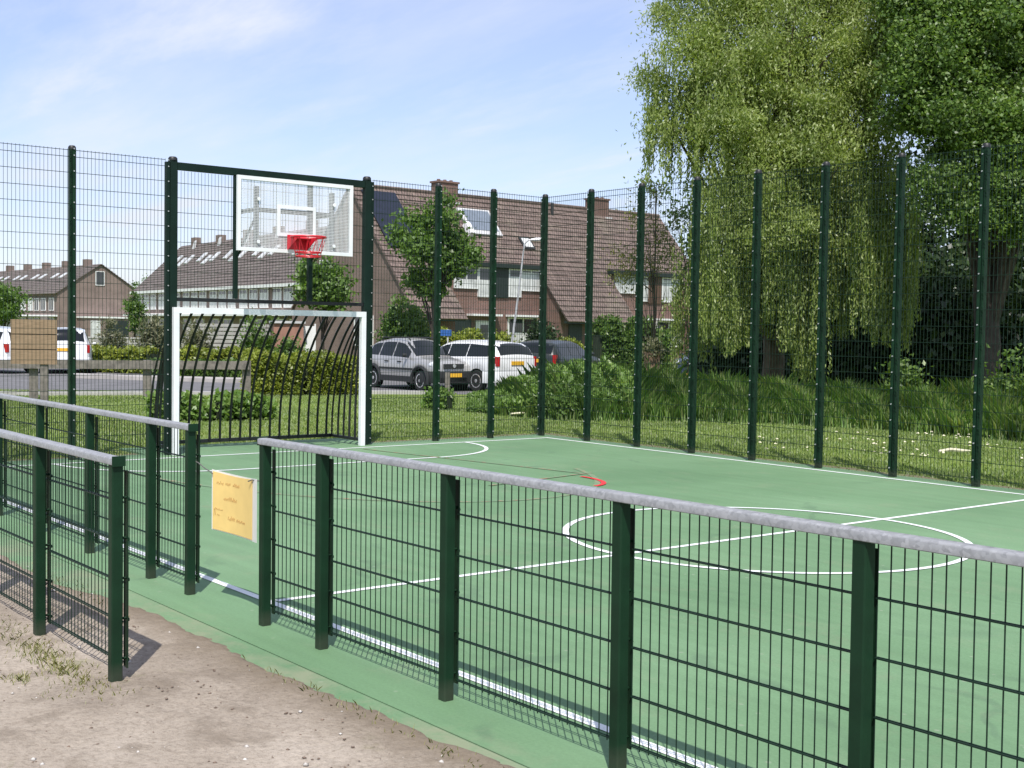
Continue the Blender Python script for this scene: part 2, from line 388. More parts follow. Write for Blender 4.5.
# painted lines lie on the court as its children
def stripe(name, pts, wid, z, mat, closed=False):
    b = MB(); pts = [Vector((x, y)) for x, y in pts]; n = len(pts); vs = []
    for i, p in enumerate(pts):
        t = ((pts[(i + 1) % n] if closed or i < n - 1 else p) - (pts[i - 1] if closed or i > 0 else p)).normalized()
        nn = Vector((-t.y, t.x)) * wid / 2
        vs += [(p.x + nn.x, p.y + nn.y, z), (p.x - nn.x, p.y - nn.y, z)]
    fs = [(2 * i, 2 * i + 1, (2 * i + 3) % (2 * n), (2 * i + 2) % (2 * n)) for i in range(n if closed else n - 1)]
    b.add(vs, fs); return b.build(name, mat, court)
YN, YF, XG, XH = .32, 9.92, .40, 9.06
LW = .058
stripe('side_line', [(XG - .04, YN), (18.2, YN)], LW, .004, M['linewhite'])
stripe('side_line', [(XG - .04, YF), (18.2, YF)], LW, .004, M['linewhite'])
stripe('goal_line', [(XG, YN + .045), (XG, YF - .04)], LW, .004, M['linewhite'])
stripe('halfway_line', [(XH, YN + .045), (XH, YF - .04)], LW, .004, M['linewhite'])
CYc = 5.13
stripe('centre_circle', [(XH + 1.74 * math.cos(a), CYc + 1.74 * math.sin(a)) for a in np.linspace(0, 2 * PI, 96, endpoint=False)], LW, .0055, M['linewhite'], True)
arc = [(XG + .04, 3.56 - 1.72)] + [(XG + 1.72 * math.sin(a), 3.56 - 1.72 * math.cos(a)) for a in np.linspace(.03, PI / 2, 20)]
arc += [(XG + 1.72 * math.sin(a), 6.5 + 1.72 * math.cos(a)) for a in np.linspace(PI / 2, .03, 20)] + [(XG + .04, 6.5 + 1.72)]
stripe('goal_area_line', arc, LW, .0055, M['linewhite'])
r3 = [(XG + .1, 2.3)] + [(1.6 + 4.55 * math.sin(a), 5.0 - 2.72 * math.cos(a)) for a in np.linspace(.05, 2.55, 40)]
stripe('red_arc_line', r3, .07, .0045, M['linered'])
stripe('red_key_line', [(.6, 6.25), (4.6, 6.95)], .06, .006, M['linered'])
stripe('red_key_line', [(4.62, 7.1), (5.0, 5.2)], .06, .0075, M['linered'])
stripe('red_curve_mark', [(4.9 + .78 * math.cos(a), 6.15 + .55 * math.sin(a)) for a in np.linspace(.1, 1.6, 16)], .06, .009, M['linefresh'])

# dirt in front of the court, with a wandering edge
def dirt():
    nx, ny = 300, 130
    X = np.linspace(2, 17.5, nx); Y = np.concatenate([np.linspace(-7, -1.4, 50), np.linspace(-1.38, -.2, ny - 50)])
    gx, gy = np.meshgrid(X, Y, indexing='ij')
    def fn(f, ph): return np.sin(gx * f + ph) * np.cos(gy * f * 1.13 + ph * 2.1) + .5 * np.sin(gx * f * 2.3 + gy * f * 1.7 + ph)
    edge = -.405 + .03 * np.sin(gx * 1.1 + .4) + .016 * np.sin(gx * 3.1) + .012 * np.sin(gx * 7.7 + 1) + .01 * np.sin(gx * 23 + 2 * np.sin(gx * 5)) + .007 * RNG.standard_normal(gx.shape) - .07 * np.exp(-((gx - 10.6) / .5) ** 2) - .26 / (1 + np.exp((gx - 8.3) * 3))
    h = .006 * fn(2.1, .3) + .003 * fn(6.3, 1.) + .0016 * RNG.standard_normal(gx.shape)
    z = np.where(gy < edge, .012 + np.minimum(1, (edge - gy) / .25) * h, .012 - (gy - edge) * .45 + h * .3)
    z = np.maximum(z, -.06)
    V = np.stack([gx, gy, z], -1).reshape(-1, 3); idx = np.arange(nx * ny).reshape(nx, ny)
    F = np.stack([idx[:-1, :-1], idx[1:, :-1], idx[1:, 1:], idx[:-1, 1:]], -1).reshape(-1, 4)
    o = np_mesh('dirt_ground', V, F, M['dirt']); o['kind'] = 'structure'
    o.data.polygons.foreach_set('use_smooth', [True] * len(F))
dirt()
# stones, crumbs of soil and grass tufts on the dirt
def scatter_pebbles(name, n, mat, smin, smax, label):
    V = []; F = []
    base = np.array([(1, 0, 0), (0, 1, 0), (-1, 0, 0), (0, -1, 0), (0, 0, .8), (0, 0, -.5)])
    fs = np.array([(0, 1, 4), (1, 2, 4), (2, 3, 4), (3, 0, 4), (1, 0, 5), (2, 1, 5), (3, 2, 5), (0, 3, 5)])
    for i in range(n):
        x, y = RNG.uniform(7, 15), RNG.uniform(-2.6, -.5)
        s = smin + (smax - smin) * RNG.random() ** 3; a = RNG.uniform(0, 6.3)
        v = base * s * RNG.uniform(.6, 1.3, (6, 1)); v = v @ np.array([[math.cos(a), math.sin(a), 0], [-math.sin(a), math.cos(a), 0], [0, 0, .7]])
        F.append(fs + 6 * len(V)); V.append(v + (x, y, .014))
    o = np_mesh(name, np.concatenate(V), np.concatenate(F), mat)
    tag(o, label, 'debris', kind='stuff')
scatter_pebbles('pebbles', 300, M['stone'], .003, .02, 'small pale stones strewn over the trodden dirt')
scatter_pebbles('soil_crumbs', 1900, M['soil'], .002, .011, 'dark crumbs of soil strewn over the trodden dirt')

def blades(base, h, w, lean, rng, tip=.95):
    n = len(base); a = rng.normal(0, .85, n) - .64 + np.where(rng.random(n) < .85, PI, 0); d = np.stack([np.cos(a), np.sin(a), 0 * a], 1); s = np.stack([-np.sin(a), np.cos(a), 0 * a], 1)
    hh = (h * rng.uniform(.55, 1.15, n))[:, None]; up = np.array([[0, 0, 1.]])
    le = (lean * rng.uniform(.2, 1, n))[:, None] * hh
    a0 = base - s * w / 2; b0 = base + s * w / 2
    m = base + up * hh * .6 + d * le * .35; t = base + up * hh * tip + d * le
    V = np.stack([a0, b0, m + s * w * .35, t, m - s * w * .35], 1).reshape(-1, 3)
    F = np.arange(5 * n).reshape(n, 5)
    return V, F
def in_quad_pts(n, fn, rng): return np.array([fn(*rng.random(2)) for _ in range(n)])
# tufts on the dirt by the front fence
tv = []
for cx, cy, rx, ry, n in [(9.72, -1.29, .30, .05, 1500), (10.05, -1.31, .16, .06, 600), (9.05, -1.33, .32, .08, 900), (8.3, -1.45, .4, .12, 1100), (7.7, -1.5, .4, .15, 900), (10.33, -1.27, .12, .06, 260), (9.98, -1.53, .05, .035, 260), (10.42, -1.5, .12, .08, 160), (8.9, -1.6, .25, .1, 500),
                          (10.9, -.47, .3, .03, 160), (11.7, -.46, .4, .03, 260), (12.5, -.45, .4, .03, 260), (13.3, -.45, .4, .03, 200), (8.0, -.6, .5, .06, 500)]:
    n = int(n * .24); tv.append(np.c_[RNG.normal(0, 1, (n, 2)) * (rx, ry) + (cx, cy), np.full(n, .004)])
V, F = blades(np.concatenate(tv), .03, .0035, 1.3, RNG)
tag(np_mesh('grass_tufts', V, F, M['drygrass']), 'thin grass tufts on the dirt around the front fence posts', 'grass', kind='stuff')

# lawn blades behind the court
def lawn():
    n = 190000
    D = 13 + 20.5 * RNG.random(n) ** .8; px = RNG.uniform(-60, 1090, n)
    lat = (px - 512) / FPX * D
    x = CAM[0] + FH.x * D + RH.x * lat; y = CAM[1] + FH.y * D + RH.y * lat
    ok = ((y > W + .2) | (x < -.28)) & ~((x > -1.3) & (x < 0) & (y > 3.2) & (y < 7))
    x, y, D = x[ok], y[ok], D[ok]
    near = (np.minimum(np.where(y > W, y - W, 9), np.where(x < 0, -x, 9)) < .45) & (RNG.random(len(x)) < .6)
    x, y = x[~near], y[~near]
    V, F = blades(np.c_[x, y, np.full(len(x), -.03)], .045, .012, 1.0, RNG)
    tag(np_mesh('lawn_grass', V, F, M['grass']), 'mown lawn of short yellowish green grass behind the court', 'grass', kind='stuff')
lawn()
# flowers in the lawn
n = 230; D = RNG.uniform(18, 23, n); px = RNG.uniform(760, 1060, n); lat = (px - 512) / FPX * D
pts = np.c_[CAM[0] + FH.x * D + RH.x * lat, CAM[1] + FH.y * D + RH.y * lat, np.full(n, .05)]
cl = RNG.uniform(0, 1, (26, 2)); pts = pts[(pts[:, 1] > W + .8)]
keep = np.sin(pts[:, 0] * 2.1) * np.cos(pts[:, 1] * 2.7) > .1; pts = pts[keep]
V, F = blades(pts, .02, .05, 3., RNG)
tag(np_mesh('lawn_flowers', V, F, M['stalk']), 'small whitish flowers scattered in the lawn behind the side fence', 'flowers', kind='stuff')
for (px, d, l, a, lab) in [(532, 26.0, .9, .3, 'pale dry stalk lying on the lawn in front of the tall weeds'), (958, 19.0, .55, .2, 'whitish broken stick lying in the grass near the rightmost fence post')]:
    p = at(px, d); b = MB()
    b.tube([(-l / 2, 0, .05), (-.1 * l, .05, .07), (.2 * l, -.02, .06), (l / 2, .06, .05)], [.02, .03, .025, .012], 6)
    b.tube([(0, .02, .06), (.18 * l, .14, .08)], [.015, .008], 5)
    o = b.build('dry_stick', M['stalk']); o.location = p; o.rotation_euler = (0, 0, YAW - PI / 2 + a); tag(o, lab, 'stick')

# road, pavement, kerb
road = sheet('road', [P2(-260, 30.6), P2(30, 31.2), P2(250, 33), P2(372, 34.6), P2(560, 35), P2(900, 39), P2(1100, 45), P2(1100, 56), P2(800, 52), P2(560, 46.5), P2(330, 46.5), P2(150, 49), P2(-260, 54)], -.026, M['asphalt'])
def kerb_strip(name, pts, wid, z, mat):
    b = MB(); n = len(pts)
    vs = []
    for i, (px, d) in enumerate(pts):
        p = at(px, d); q = at(px, d + wid); vs += [(p.x, p.y, -.03), (p.x, p.y, z), (q.x, q.y, z), (q.x, q.y, -.03)]
    fs = []
    for i in range(n - 1):
        a, c = 4 * i, 4 * i + 4
        fs += [(a + j, a + (j + 1) % 4, c + (j + 1) % 4, c + j) for j in range(4)]
    fs += [(3, 2, 1, 0), (4 * n - 4, 4 * n - 3, 4 * n - 2, 4 * n - 1)]
    b.add(vs, fs); o = b.build(name, mat); o['kind'] = 'structure'; return o
kerb_strip('kerb', [(-260, 30.2), (30, 30.9), (250, 32.7), (372, 34.2), (450, 34.6)], .3, .06, M['kerb'])
kerb_strip('pavement', [(72, 41.2), (150, 40.3), (250, 39.5), (300, 39.2)], 1.3, .09, M['paving'])
kerb_strip('garden_pavement', [(330, 46.8), (560, 46.8), (800, 52.5)], 3, .07, M['paving'])

# ------------------------------------------------------------------ fences
def mesh_panel(u0, u1, z0, z1, zs, y, rv=.0028, rh=.0037, step=.05):
    b = MB(); n = int(round((u1 - u0) / step))
    for i in range(n + 1):
        u = u0 + (u1 - u0) * i / n
        b.bar((u, y, z0), (u, y, z1), rv, 4, caps=False)
    for z in zs:
        for dy in (-.0075, .0075): b.bar((u0, y + dy, z), (u1, y + dy, z), rh, 4, caps=False)
    return b
ZS_T = [.1 + .2 * i for i in range(20)] + [3.985]
ZS_L = [.09 + .2 * i for i in range(5)]
def tall_post(b_post, s=.08, h=4.02):
    return b_post.box((0, 0, h / 2), (s, s, h), 0, 0, .006)
def add_post(parent, u, H, s, strip=True, tall=True):
    """local frame: fence runs along x, the court lies on +y; mesh is clamped to the court side of the post"""
    p = MB().box((0, 0, H / 2 - .02), (s, s, H + .04), 0, 0, .006).build('post', M['post'], parent)
    p.location = (u, 0, 0)
    if tall: MB().lathe([(s * .62, 0), (s * .62, .03), (s * .45, .05), (.01, .055)], 12).build('post_cap', M['cap'], p, True).location = (0, 0, H)
    if strip:
        y = s / 2 + .016 if not tall else s / 2 + .02
        b = MB().box((0, y + .012, H / 2 + .02), (.036, .006, H - .10))
        zs = ZS_T if tall else ZS_L
        for z in zs:
            b.bar((0, y + .015, z + .02), (0, y + .025, z + .02), .0095, 6, 1)
            if not tall: b.bar((0, s / 2, z + .03), (0, y + .01, z + .03), .007, 5, 0)
        b.build('clamp_strip', [M['post'], M['bolt'] if tall else M['post']], p)
    return p
def tall_fence(name, loc, rz, us, panels, label):
    t = empty(name, loc, rz, label, 'fence', 'tall mesh fences round the court')
    for u in us: add_post(t, u, 4.0, .08)
    for u0, u1 in panels:
        mesh_panel(u0, u1, .06, 4.0, ZS_T, .06).build('mesh_panel', M['wire'], t)
    return t
S = 1.1528
# long side fence: local x runs towards the goal wall (-X); origin at corner
tf = empty('tall_mesh_fence', (0, W, 0), PI, 'tall dark green mesh fence along the far side of the court, before the willow', 'fence', 'tall mesh fences round the court')
for k in range(10):
    add_post(tf, -k * S, 4.0, .08)
    if k < 9: mesh_panel(-(k + 1) * S + .03, -k * S - .03, .06, 4.0, ZS_T, .06).build('mesh_panel', M['wire'], tf)
# goal wall, right part: local x -> -Y
SB = 1.0921
tb = empty('tall_mesh_fence', (0, W, 0), -PI / 2, 'tall mesh fence between the goal and the far corner, parked cars behind it', 'fence', 'tall mesh fences round the court')
for k in (1, 2): add_post(tb, k * SB, 4.0, .08)
for u0, u1 in ((.05, SB - .03), (SB + .03, 2 * SB - .03), (2 * SB + .03, W - 6.72)): mesh_panel(u0, u1, .06, 4.0, ZS_T, .06).build('mesh_panel', M['wire'], tb)
tl = empty('tall_mesh_fence', (0, 3.46, 0), -PI / 2, 'tall mesh fence left of the goal, one free post, white cars behind it', 'fence', 'tall mesh fences round the court')
F72 = 2.2
for u in (3.46 - F72, 3.46 - F72 + 1.15, 3.46): add_post(tl, u, 4.0, .08)
for u0, u1 in ((.03, 3.46 - F72 - .03), (3.46 - F72 + .03, 3.46 - F72 + 1.12), (3.46 - F72 + 1.18, 3.43)): mesh_panel(u0, u1, .06, 4.0, ZS_T, .06).build('mesh_panel', M['wire'], tl)

# goal wall frame with two heavy posts, beam, uprights and mesh infill
GY0, GY1 = 3.562, 6.632; GC = (GY0 + GY1) / 2
gf = empty('backboard_frame', (0, GC, 0), -PI / 2, 'dark green steel gate frame with wide posts and top beam above the white goal', 'frame')
HW = (GY1 - GY0) / 2
for sx in (-1, 1):
    p = MB().box((0, 0, 1.995), (.10, .10, 3.99), 0, 0, .006).build('post', M['postgoal'], gf); p.location = (sx * (HW + .0), 0, 0)
    MB().lathe([(.062, 0), (.062, .03), (.045, .05), (.01, .055)], 12).build('post_cap', M['cap'], p, True).location = (0, 0, 3.99)
    q = MB().box((0, 0, 1.99), (.05, .08, 3.95), 0, 0, .005)
    for z in ZS_T: q.bar((0, .041, z), (0, .05, z), .0095, 6, 1)
    q = q.build('fence_post', [M['postgoal'], M['bolt']], gf); q.location = (sx * (HW + .078), 0, 0)
MB().box((0, .0, 3.92), (2 * HW - .102, .08, .1), 0, 0, .006).build('top_beam', M['postgoal'], gf)
MB().box((0, .0, 2.12), (2 * HW - .102, .06, .05), 0, 0, .004).build('lower_beam', M['black'], gf)
for y in (4.49, 5.67): MB().box((GC - y, .0, 3.0075), (.06, .06, 1.715), 0, 0, .004).build('upright', M['postgoal'], gf)
mesh_panel(-HW + .04, HW - .04, 2.16, 3.865, [z for z in ZS_T if 2.2 < z < 3.86], -.045).build('mesh_panel', M['wire'], gf)

# white goal with black curved cage
gl = empty('football_goal', (0, GC, 0), -PI / 2, 'small white goal with a cage of black curved bars', 'goal')
GYW = .09
GL, GR, GT = -(HW - .105), HW - .01, 2.01      # local x runs to the left of the picture
for x in (GL, GR): MB().box((x, .10, (GT - .08) / 2), (.078, .08, GT - .08), 0, 0, .006).build('goal_post', M['white'], gl)
MB().box(((GL + GR) / 2, .10, GT - .0395), (GR - GL + .078, .08, .079), 0, 0, .006).build('crossbar', M['white'], gl)
def arcp(d, ztop, x, n=14):
    pts = []
    for i in range(n + 1):
        f = i / n; z = .09 + (ztop - .09) * (1 - f)
        pts.append((x, .055 - d * (1 - (z / ztop) ** 2.7), z))
    return pts
DG = .84
for i in range(18):
    x = GL + .10 + (GR - GL - .20) * i / 17
    MB().tube(arcp(DG, GT - .05, x), .0195, 6).build('cage_bar', M['black'], gl, True)
for x in (GL, GR):
    for k in range(4):
        d = DG * (k + .6) / 5 + .05
        MB().tube(arcp(d, GT - .05 * (5 - k), x), .018, 6).build('side_bar', M['black'], gl, True)
    MB().tube(arcp(DG, GT - .05, x), .016, 6).build('end_bar', M['black'], gl, True)
    MB().box((x, .05 - DG / 2, .09), (.04, DG, .04)).build('side_rail', M['black'], gl)
MB().box(((GL + GR) / 2, .052 - DG - .022, .09), (GR - GL, .04, .05)).build('back_rail', M['black'], gl)
MB().box(((GL + GR) / 2, .03, GT - .065), (GR - GL - .1, .05, .025)).build('top_rail', M['black'], gl)

# basketball backboard and ring
bb = empty('basketball_hoop', (.0, GC, 0), -PI / 2, 'white perforated basketball backboard with a red steel ring', 'basketball hoop')
BX, BZ0, BZ1, BWd = .64, 2.79, 3.80, .90
b = MB()
for z in (BZ0 + .025, BZ1 - .025): b.box((0, BX, z), (2 * BWd, .04, .05))
for sx in (-1, 1): b.box((sx * (BWd - .025), BX, (BZ0 + BZ1) / 2), (.05, .04, BZ1 - BZ0 - .1))
b.build('board_frame', M['white'], bb)
b = MB(); st = .021
for i in range(1, int(1.70 / st)):
    u = -.85 + st * i; b.bar((u, BX, BZ0 + .05), (u, BX, BZ1 - .05), .0033, 4, caps=False)
for i in range(1, int(.91 / st) + 1):
    z = BZ0 + .05 + st * i; b.bar((-.85, BX, z), (.85, BX, z), .0033, 4, caps=False)
b.build('perforated_sheet', M['white'], bb)
b = MB(); TZ0, TZ1 = 3.04, 3.42
for z in (TZ0, TZ1): b.box((0, BX + .008, z), (.60, .012, .045))
for sx in (-1, 1): b.box((sx * .2775, BX + .008, (TZ0 + TZ1) / 2), (.045, .012, TZ1 - TZ0 - .045))
b.build('target_square', M['white'], bb)
for sx in (-1, 1):
    u = sx * .59
    MB().box((u, BX / 2 + .005, 3.36), (.05, BX - .06, .05)).build('support_arm', M['postgoal'], bb)
    MB().bar((u, .035, 2.75), (u, BX - .03, 3.30), .018, 6).build('brace', M['postgoal'], bb)
    pass
    MB().box((u, BX - .045, 3.25), (.06, .05, .85)).build('mounting_rail', M['postgoal'], bb)
    for z in (2.92, 3.5): MB().bar((u, BX + .02, z), (u, BX + .03, z), .025, 8).build('mounting_bolt', M['white'], bb)
MB().box((0, BX - .045, 3.36), (1.12, .05, .06)).build('cross_rail', M['postgoal'], bb)
RC = BX + .34; RZ = 3.0
b = MB()
ring = [(.235 * math.cos(a), RC + .235 * math.sin(a), RZ) for a in np.linspace(0, 2 * PI, 32, endpoint=False)]
b.tube(ring, .014, 8, closed=True)
b.build('ring', M['red'], bb, True)
b = MB().box((0, BX + .022, 2.94), (.30, .012, .20))
b.add([(-.15, BX + .03, 3.0), (-.15, RC, 3.0), (-.15, BX + .03, 2.83), (-.142, BX + .03, 3.0), (-.142, RC, 3.0), (-.142, BX + .03, 2.83)], [(0, 1, 2), (5, 4, 3), (0, 3, 4, 1), (1, 4, 5, 2), (2, 5, 3, 0)])
b.add([(.142, BX + .03, 3.0), (.142, RC, 3.0), (.142, BX + .03, 2.83), (.15, BX + .03, 3.0), (.15, RC, 3.0), (.15, BX + .03, 2.83)], [(0, 1, 2), (5, 4, 3), (0, 3, 4, 1), (1, 4, 5, 2), (2, 5, 3, 0)])
b.box((0, BX + .09, 2.994), (.29, .13, .012))
b.build('ring_bracket', M['red'], bb)
b = MB()
low = [(.17 * math.cos(a), RC + .17 * math.sin(a), RZ - .21) for a in np.linspace(0, 2 * PI, 28, endpoint=False)]
b.tube(low, .011, 6, closed=True)
low = [(.17 * math.cos(a), RC + .17 * math.sin(a), RZ - .265) for a in np.linspace(0, 2 * PI, 28, endpoint=False)]
b.tube(low, .009, 6, closed=True)
for k in range(12):
    a = 2 * PI * k / 12; c = a + PI / 12
    b.bar((.235 * math.cos(a), RC + .235 * math.sin(a), RZ), (.17 * math.cos(c), RC + .17 * math.sin(c), RZ - .265), .003, 5)
    c = a - PI / 12
    b.bar((.235 * math.cos(a), RC + .235 * math.sin(a), RZ), (.17 * math.cos(c), RC + .17 * math.sin(c), RZ - .265), .003, 5)
b.build('ring_net', M['red'], bb)

# low fences with galvanised rail
def galv():
    m, nt, b, _ = new_mat('galvanised_rail'); co = objco(nt)
    v = node(nt, 'ShaderNodeTexVoronoi', Scale=70); nt.links.new(co, v.inputs['Vector'])
    c = mixc(nt, .5, ramp(nt, noise(nt, co, 9, 6, .7), [(.3, (.21, .214, .222)), (.7, (.36, .365, .375))]), ramp(nt, v.outputs['Color'], [(0, (.17, .174, .18)), (1, (.45, .455, .465))]))
    nt.links.new(c, b.inputs['Base Color']); b.inputs['Metallic'].default_value = .15
    r = ramp(nt, noise(nt, co, 25, 4), [(.3, (.38,) * 3), (.7, (.6,) * 3)]); nt.links.new(r, b.inputs['Roughness'])
    bump(nt, b, noise(nt, co, 60, 3), .12, .004)
    return m
M['galv'] = galv()
RP = [(-.031, 0), (-.034, .003), (-.034, .029), (-.031, .034), (-.024, .037), (.024, .037), (.031, .034), (.034, .029), (.034, .003), (.031, 0)]
def low_fence(loc, us, ulo, uhi, label):
    t = empty('low_fence', loc, 0, label, 'fence', 'low mesh fences with grey rails')
    for u in us: add_post(t, u, 1.083, .057, True, False)
    us = sorted(us)
    for a, c in zip(us[:-1], us[1:]): mesh_panel(a + .02, c - .02, .075, 1.07, ZS_L, .052, .0027, .0038).build('mesh_panel', M['wire'], t)
    MB().prism(RP, ulo, uhi, lambda t_, p, q: (t_, p, 1.085 + q)).build('hand_rail', M['galv'], t, True)
    for u in (ulo - .004, uhi + .004): MB().box((u, 0, 1.104), (.008, .07, .05), 0, 0, .004).build('rail_end_plate', M['post'], t)
    return t
rf_ = low_fence((9.605, 0, -.010), [0, .672, 1.855, 3.053, 4.212, 5.37], -.036, 5.42, 'low fence right of the gate gap, long grey rail running to the right edge')
rf_.rotation_euler = (0, -.0062, 0)
low_fence((8.55, 0, 0), [0, -.65, -1.84, -3.0, -4.15, -5.3, -6.45, -7.6, -8.45], -8.5, .036, 'low fence left of the gate gap, behind the front fence, near the goal')
low_fence((10.29, -1.17, 0), [0, -1.14, -2.29, -3.44, -4.6], -4.65, .036, 'short low fence nearest on the left, standing on the dirt')

# yellow notice hung on a cord in the gap
nt_ = empty('paper_notice', (8.845, 0.01, .47), 0, 'yellow handwritten paper notice in a plastic sleeve hung on a cord in the gate gap', 'notice')
def curved_sheet(x0, x1, z0, z1, y, amp, th):
    b = MB(); n = 14; vs = []
    for i in range(n + 1):
        x = x0 + (x1 - x0) * i / n; yy = y + amp * math.sin(PI * (x / .6))
        sag = -.012 * math.sin(PI * i / n)
        vs += [(x, yy, z0 + sag * .4), (x, yy, z1 + sag), (x, yy + th, z1 + sag), (x, yy + th, z0 + sag * .4)]
    fs = []
    for i in range(n):
        a, c = 4 * i, 4 * i + 4; fs += [(a + j, a + (j + 1) % 4, c + (j + 1) % 4, c + j) for j in range(4)]
    fs += [(3, 2, 1, 0), (4 * n, 4 * n + 1, 4 * n + 2, 4 * n + 3)]
    return b.add(vs, fs)
curved_sheet(0, .625, 0, .385, .004, .03, .002).build('plastic_sleeve', M['sleeve'], nt_, True)
curved_sheet(.015, .55, .006, .375, 0, .03, .002).build('paper', M['paper'], nt_, True)
rr = random.Random(3)
def scrib(x, z, wd, hh, slant=0):
    k = max(4, int(wd / .006)); pts = []
    for i in range(k):
        xx = x + wd * i / (k - 1); pts.append((xx, -.0015 + .03 * math.sin(PI * xx / .6), z + (hh * rr.uniform(.2, 1) if i % 2 else -hh * rr.uniform(0, .25))))
    MB().tube(pts, .0009, 4).build('handwriting', M['ink'], nt_)
for x, z, wd, h in [(.06, .30, .08, .022), (.16, .30, .06, .02), (.25, .30, .09, .022), (.14, .205, .16, .024), (.03, .135, .10, .012), (.03, .10, .025, .035), (.065, .10, .03, .03), (.19, .085, .09, .028), (.30, .085, .13, .022)]: scrib(x, z, wd, h)
for pts in ([(-.29, .02, .41), (-.22, .012, .405), (-.1, .004, .38), (.0, .0, .365), (.02, -.003, .36)],
            [(.52, -.003, .362), (.56, .004, .375), (.58, .012, .372), (.65, .02, .375), (.72, .03, .38)]):
    MB().tube(pts, .004, 5).build('cord', M['cord'], nt_, True)

# ------------------------------------------------------------------ foliage
def leaf_quads(c, axis, ln, wd, rng, fold=.25):
    n = len(c); axis = axis / (np.linalg.norm(axis, axis=1, keepdims=True) + 1e-9)
    r = rng.normal(0, .75, (n, 3)) + np.array([.45, -.34, .8]) * .9; s = np.cross(axis, r); s /= (np.linalg.norm(s, axis=1, keepdims=True) + 1e-9)
    nn = np.cross(axis, s)
    L = (ln * rng.uniform(.7, 1.3, n))[:, None]; w = (wd * rng.uniform(.7, 1.3, n))[:, None]
    a = c - axis * L / 2; t = c + axis * L / 2
    V = np.stack([a, c + s * w / 2 + nn * w * fold, t, c - s * w / 2 + nn * w * fold], 1).reshape(-1, 3)
    F = np.arange(4 * n).reshape(n, 4)
    return V, F
def clump_points(ells, nclump, per, sigma, rng, shell=.45):
    """ells: list of (cx,cy,cz,rx,ry,rz); returns leaf centres, clump centres"""
    w = np.array([(e[3] * e[4] * e[5]) ** (2 / 3) for e in ells]); w /= w.sum()
    cs = []
    for e, k in zip(ells, rng.multinomial(nclump, w)):
        d = rng.normal(0, 1, (k, 3)); d /= np.linalg.norm(d, axis=1, keepdims=True)
        r = rng.random((k, 1)) ** shell
        cs.append(np.array(e[:3]) + d * r * np.array(e[3:]))
    C = np.concatenate(cs)
    sg = sigma * rng.uniform(.6, 1.4, (len(C), 1, 1))
    P = C[:, None, :] + rng.normal(0, 1, (len(C), per, 3)) * sg * np.array([1, 1, .75])
    return P.reshape(-1, 3), C
def limbs(base, r0, forks, targets, rng, mat, parent, stem=None, nmax=26):
    """trunk through forks then limbs to some of the targets (all local)"""
    b = MB(); pts = [Vector(base)] + [Vector(f) for f in forks]
    k = len(pts); b.tube(pts, [r0 * (1 - .55 * i / max(1, k - 1)) for i in range(k)], 9)
    T = [Vector(t) for t in targets]
    idx = list(range(len(T))); rng.shuffle(idx)
    for i in idx[:nmax]:
        t = T[i]; st = pts[1 + int(rng.random() * (k - 1))] if k > 1 else pts[0]
        if t.z < st.z - .6: st = pts[1] if k > 1 else pts[0]
        m = st.lerp(t, .5) + Vector((rng.normal(0, .12), rng.normal(0, .12), .1 * (t - st).length))
        rr_ = r0 * .32; b.tube([st, st.lerp(m, .5) + Vector((0, 0, .05)), m, m.lerp(t, .55), t], [rr_, rr_ * .75, rr_ * .5, rr_ * .3, rr_ * .1], 5)
    return b.build('trunk', mat, parent, True)
def tree(name, loc, ells, nclump, per, sigma, ln, wd, lmat, bmat, r0, forks, label, cat='tree', group=None, droop=0., seed=1, nmax=26, shell=.45):
    rng = np.random.default_rng(seed)
    t = empty(name, loc, 0, label, cat, group)
    P, C = clump_points(ells, nclump, per, sigma, rng, shell)
    P[:, 2] = np.maximum(P[:, 2], .05)
    ax = rng.normal(0, 1, (len(P), 3)); ax[:, 2] -= droop
    V, F = leaf_quads(P, ax, ln, wd, rng)
    np_mesh('crown', V, F, lmat, t)
    limbs((0, 0, 0), r0, forks, C, rng, bmat, t, nmax=nmax)
    return t
def L2(px, d, origin):  # local offset of a bearing/distance from an origin
    return at(px, d) - origin

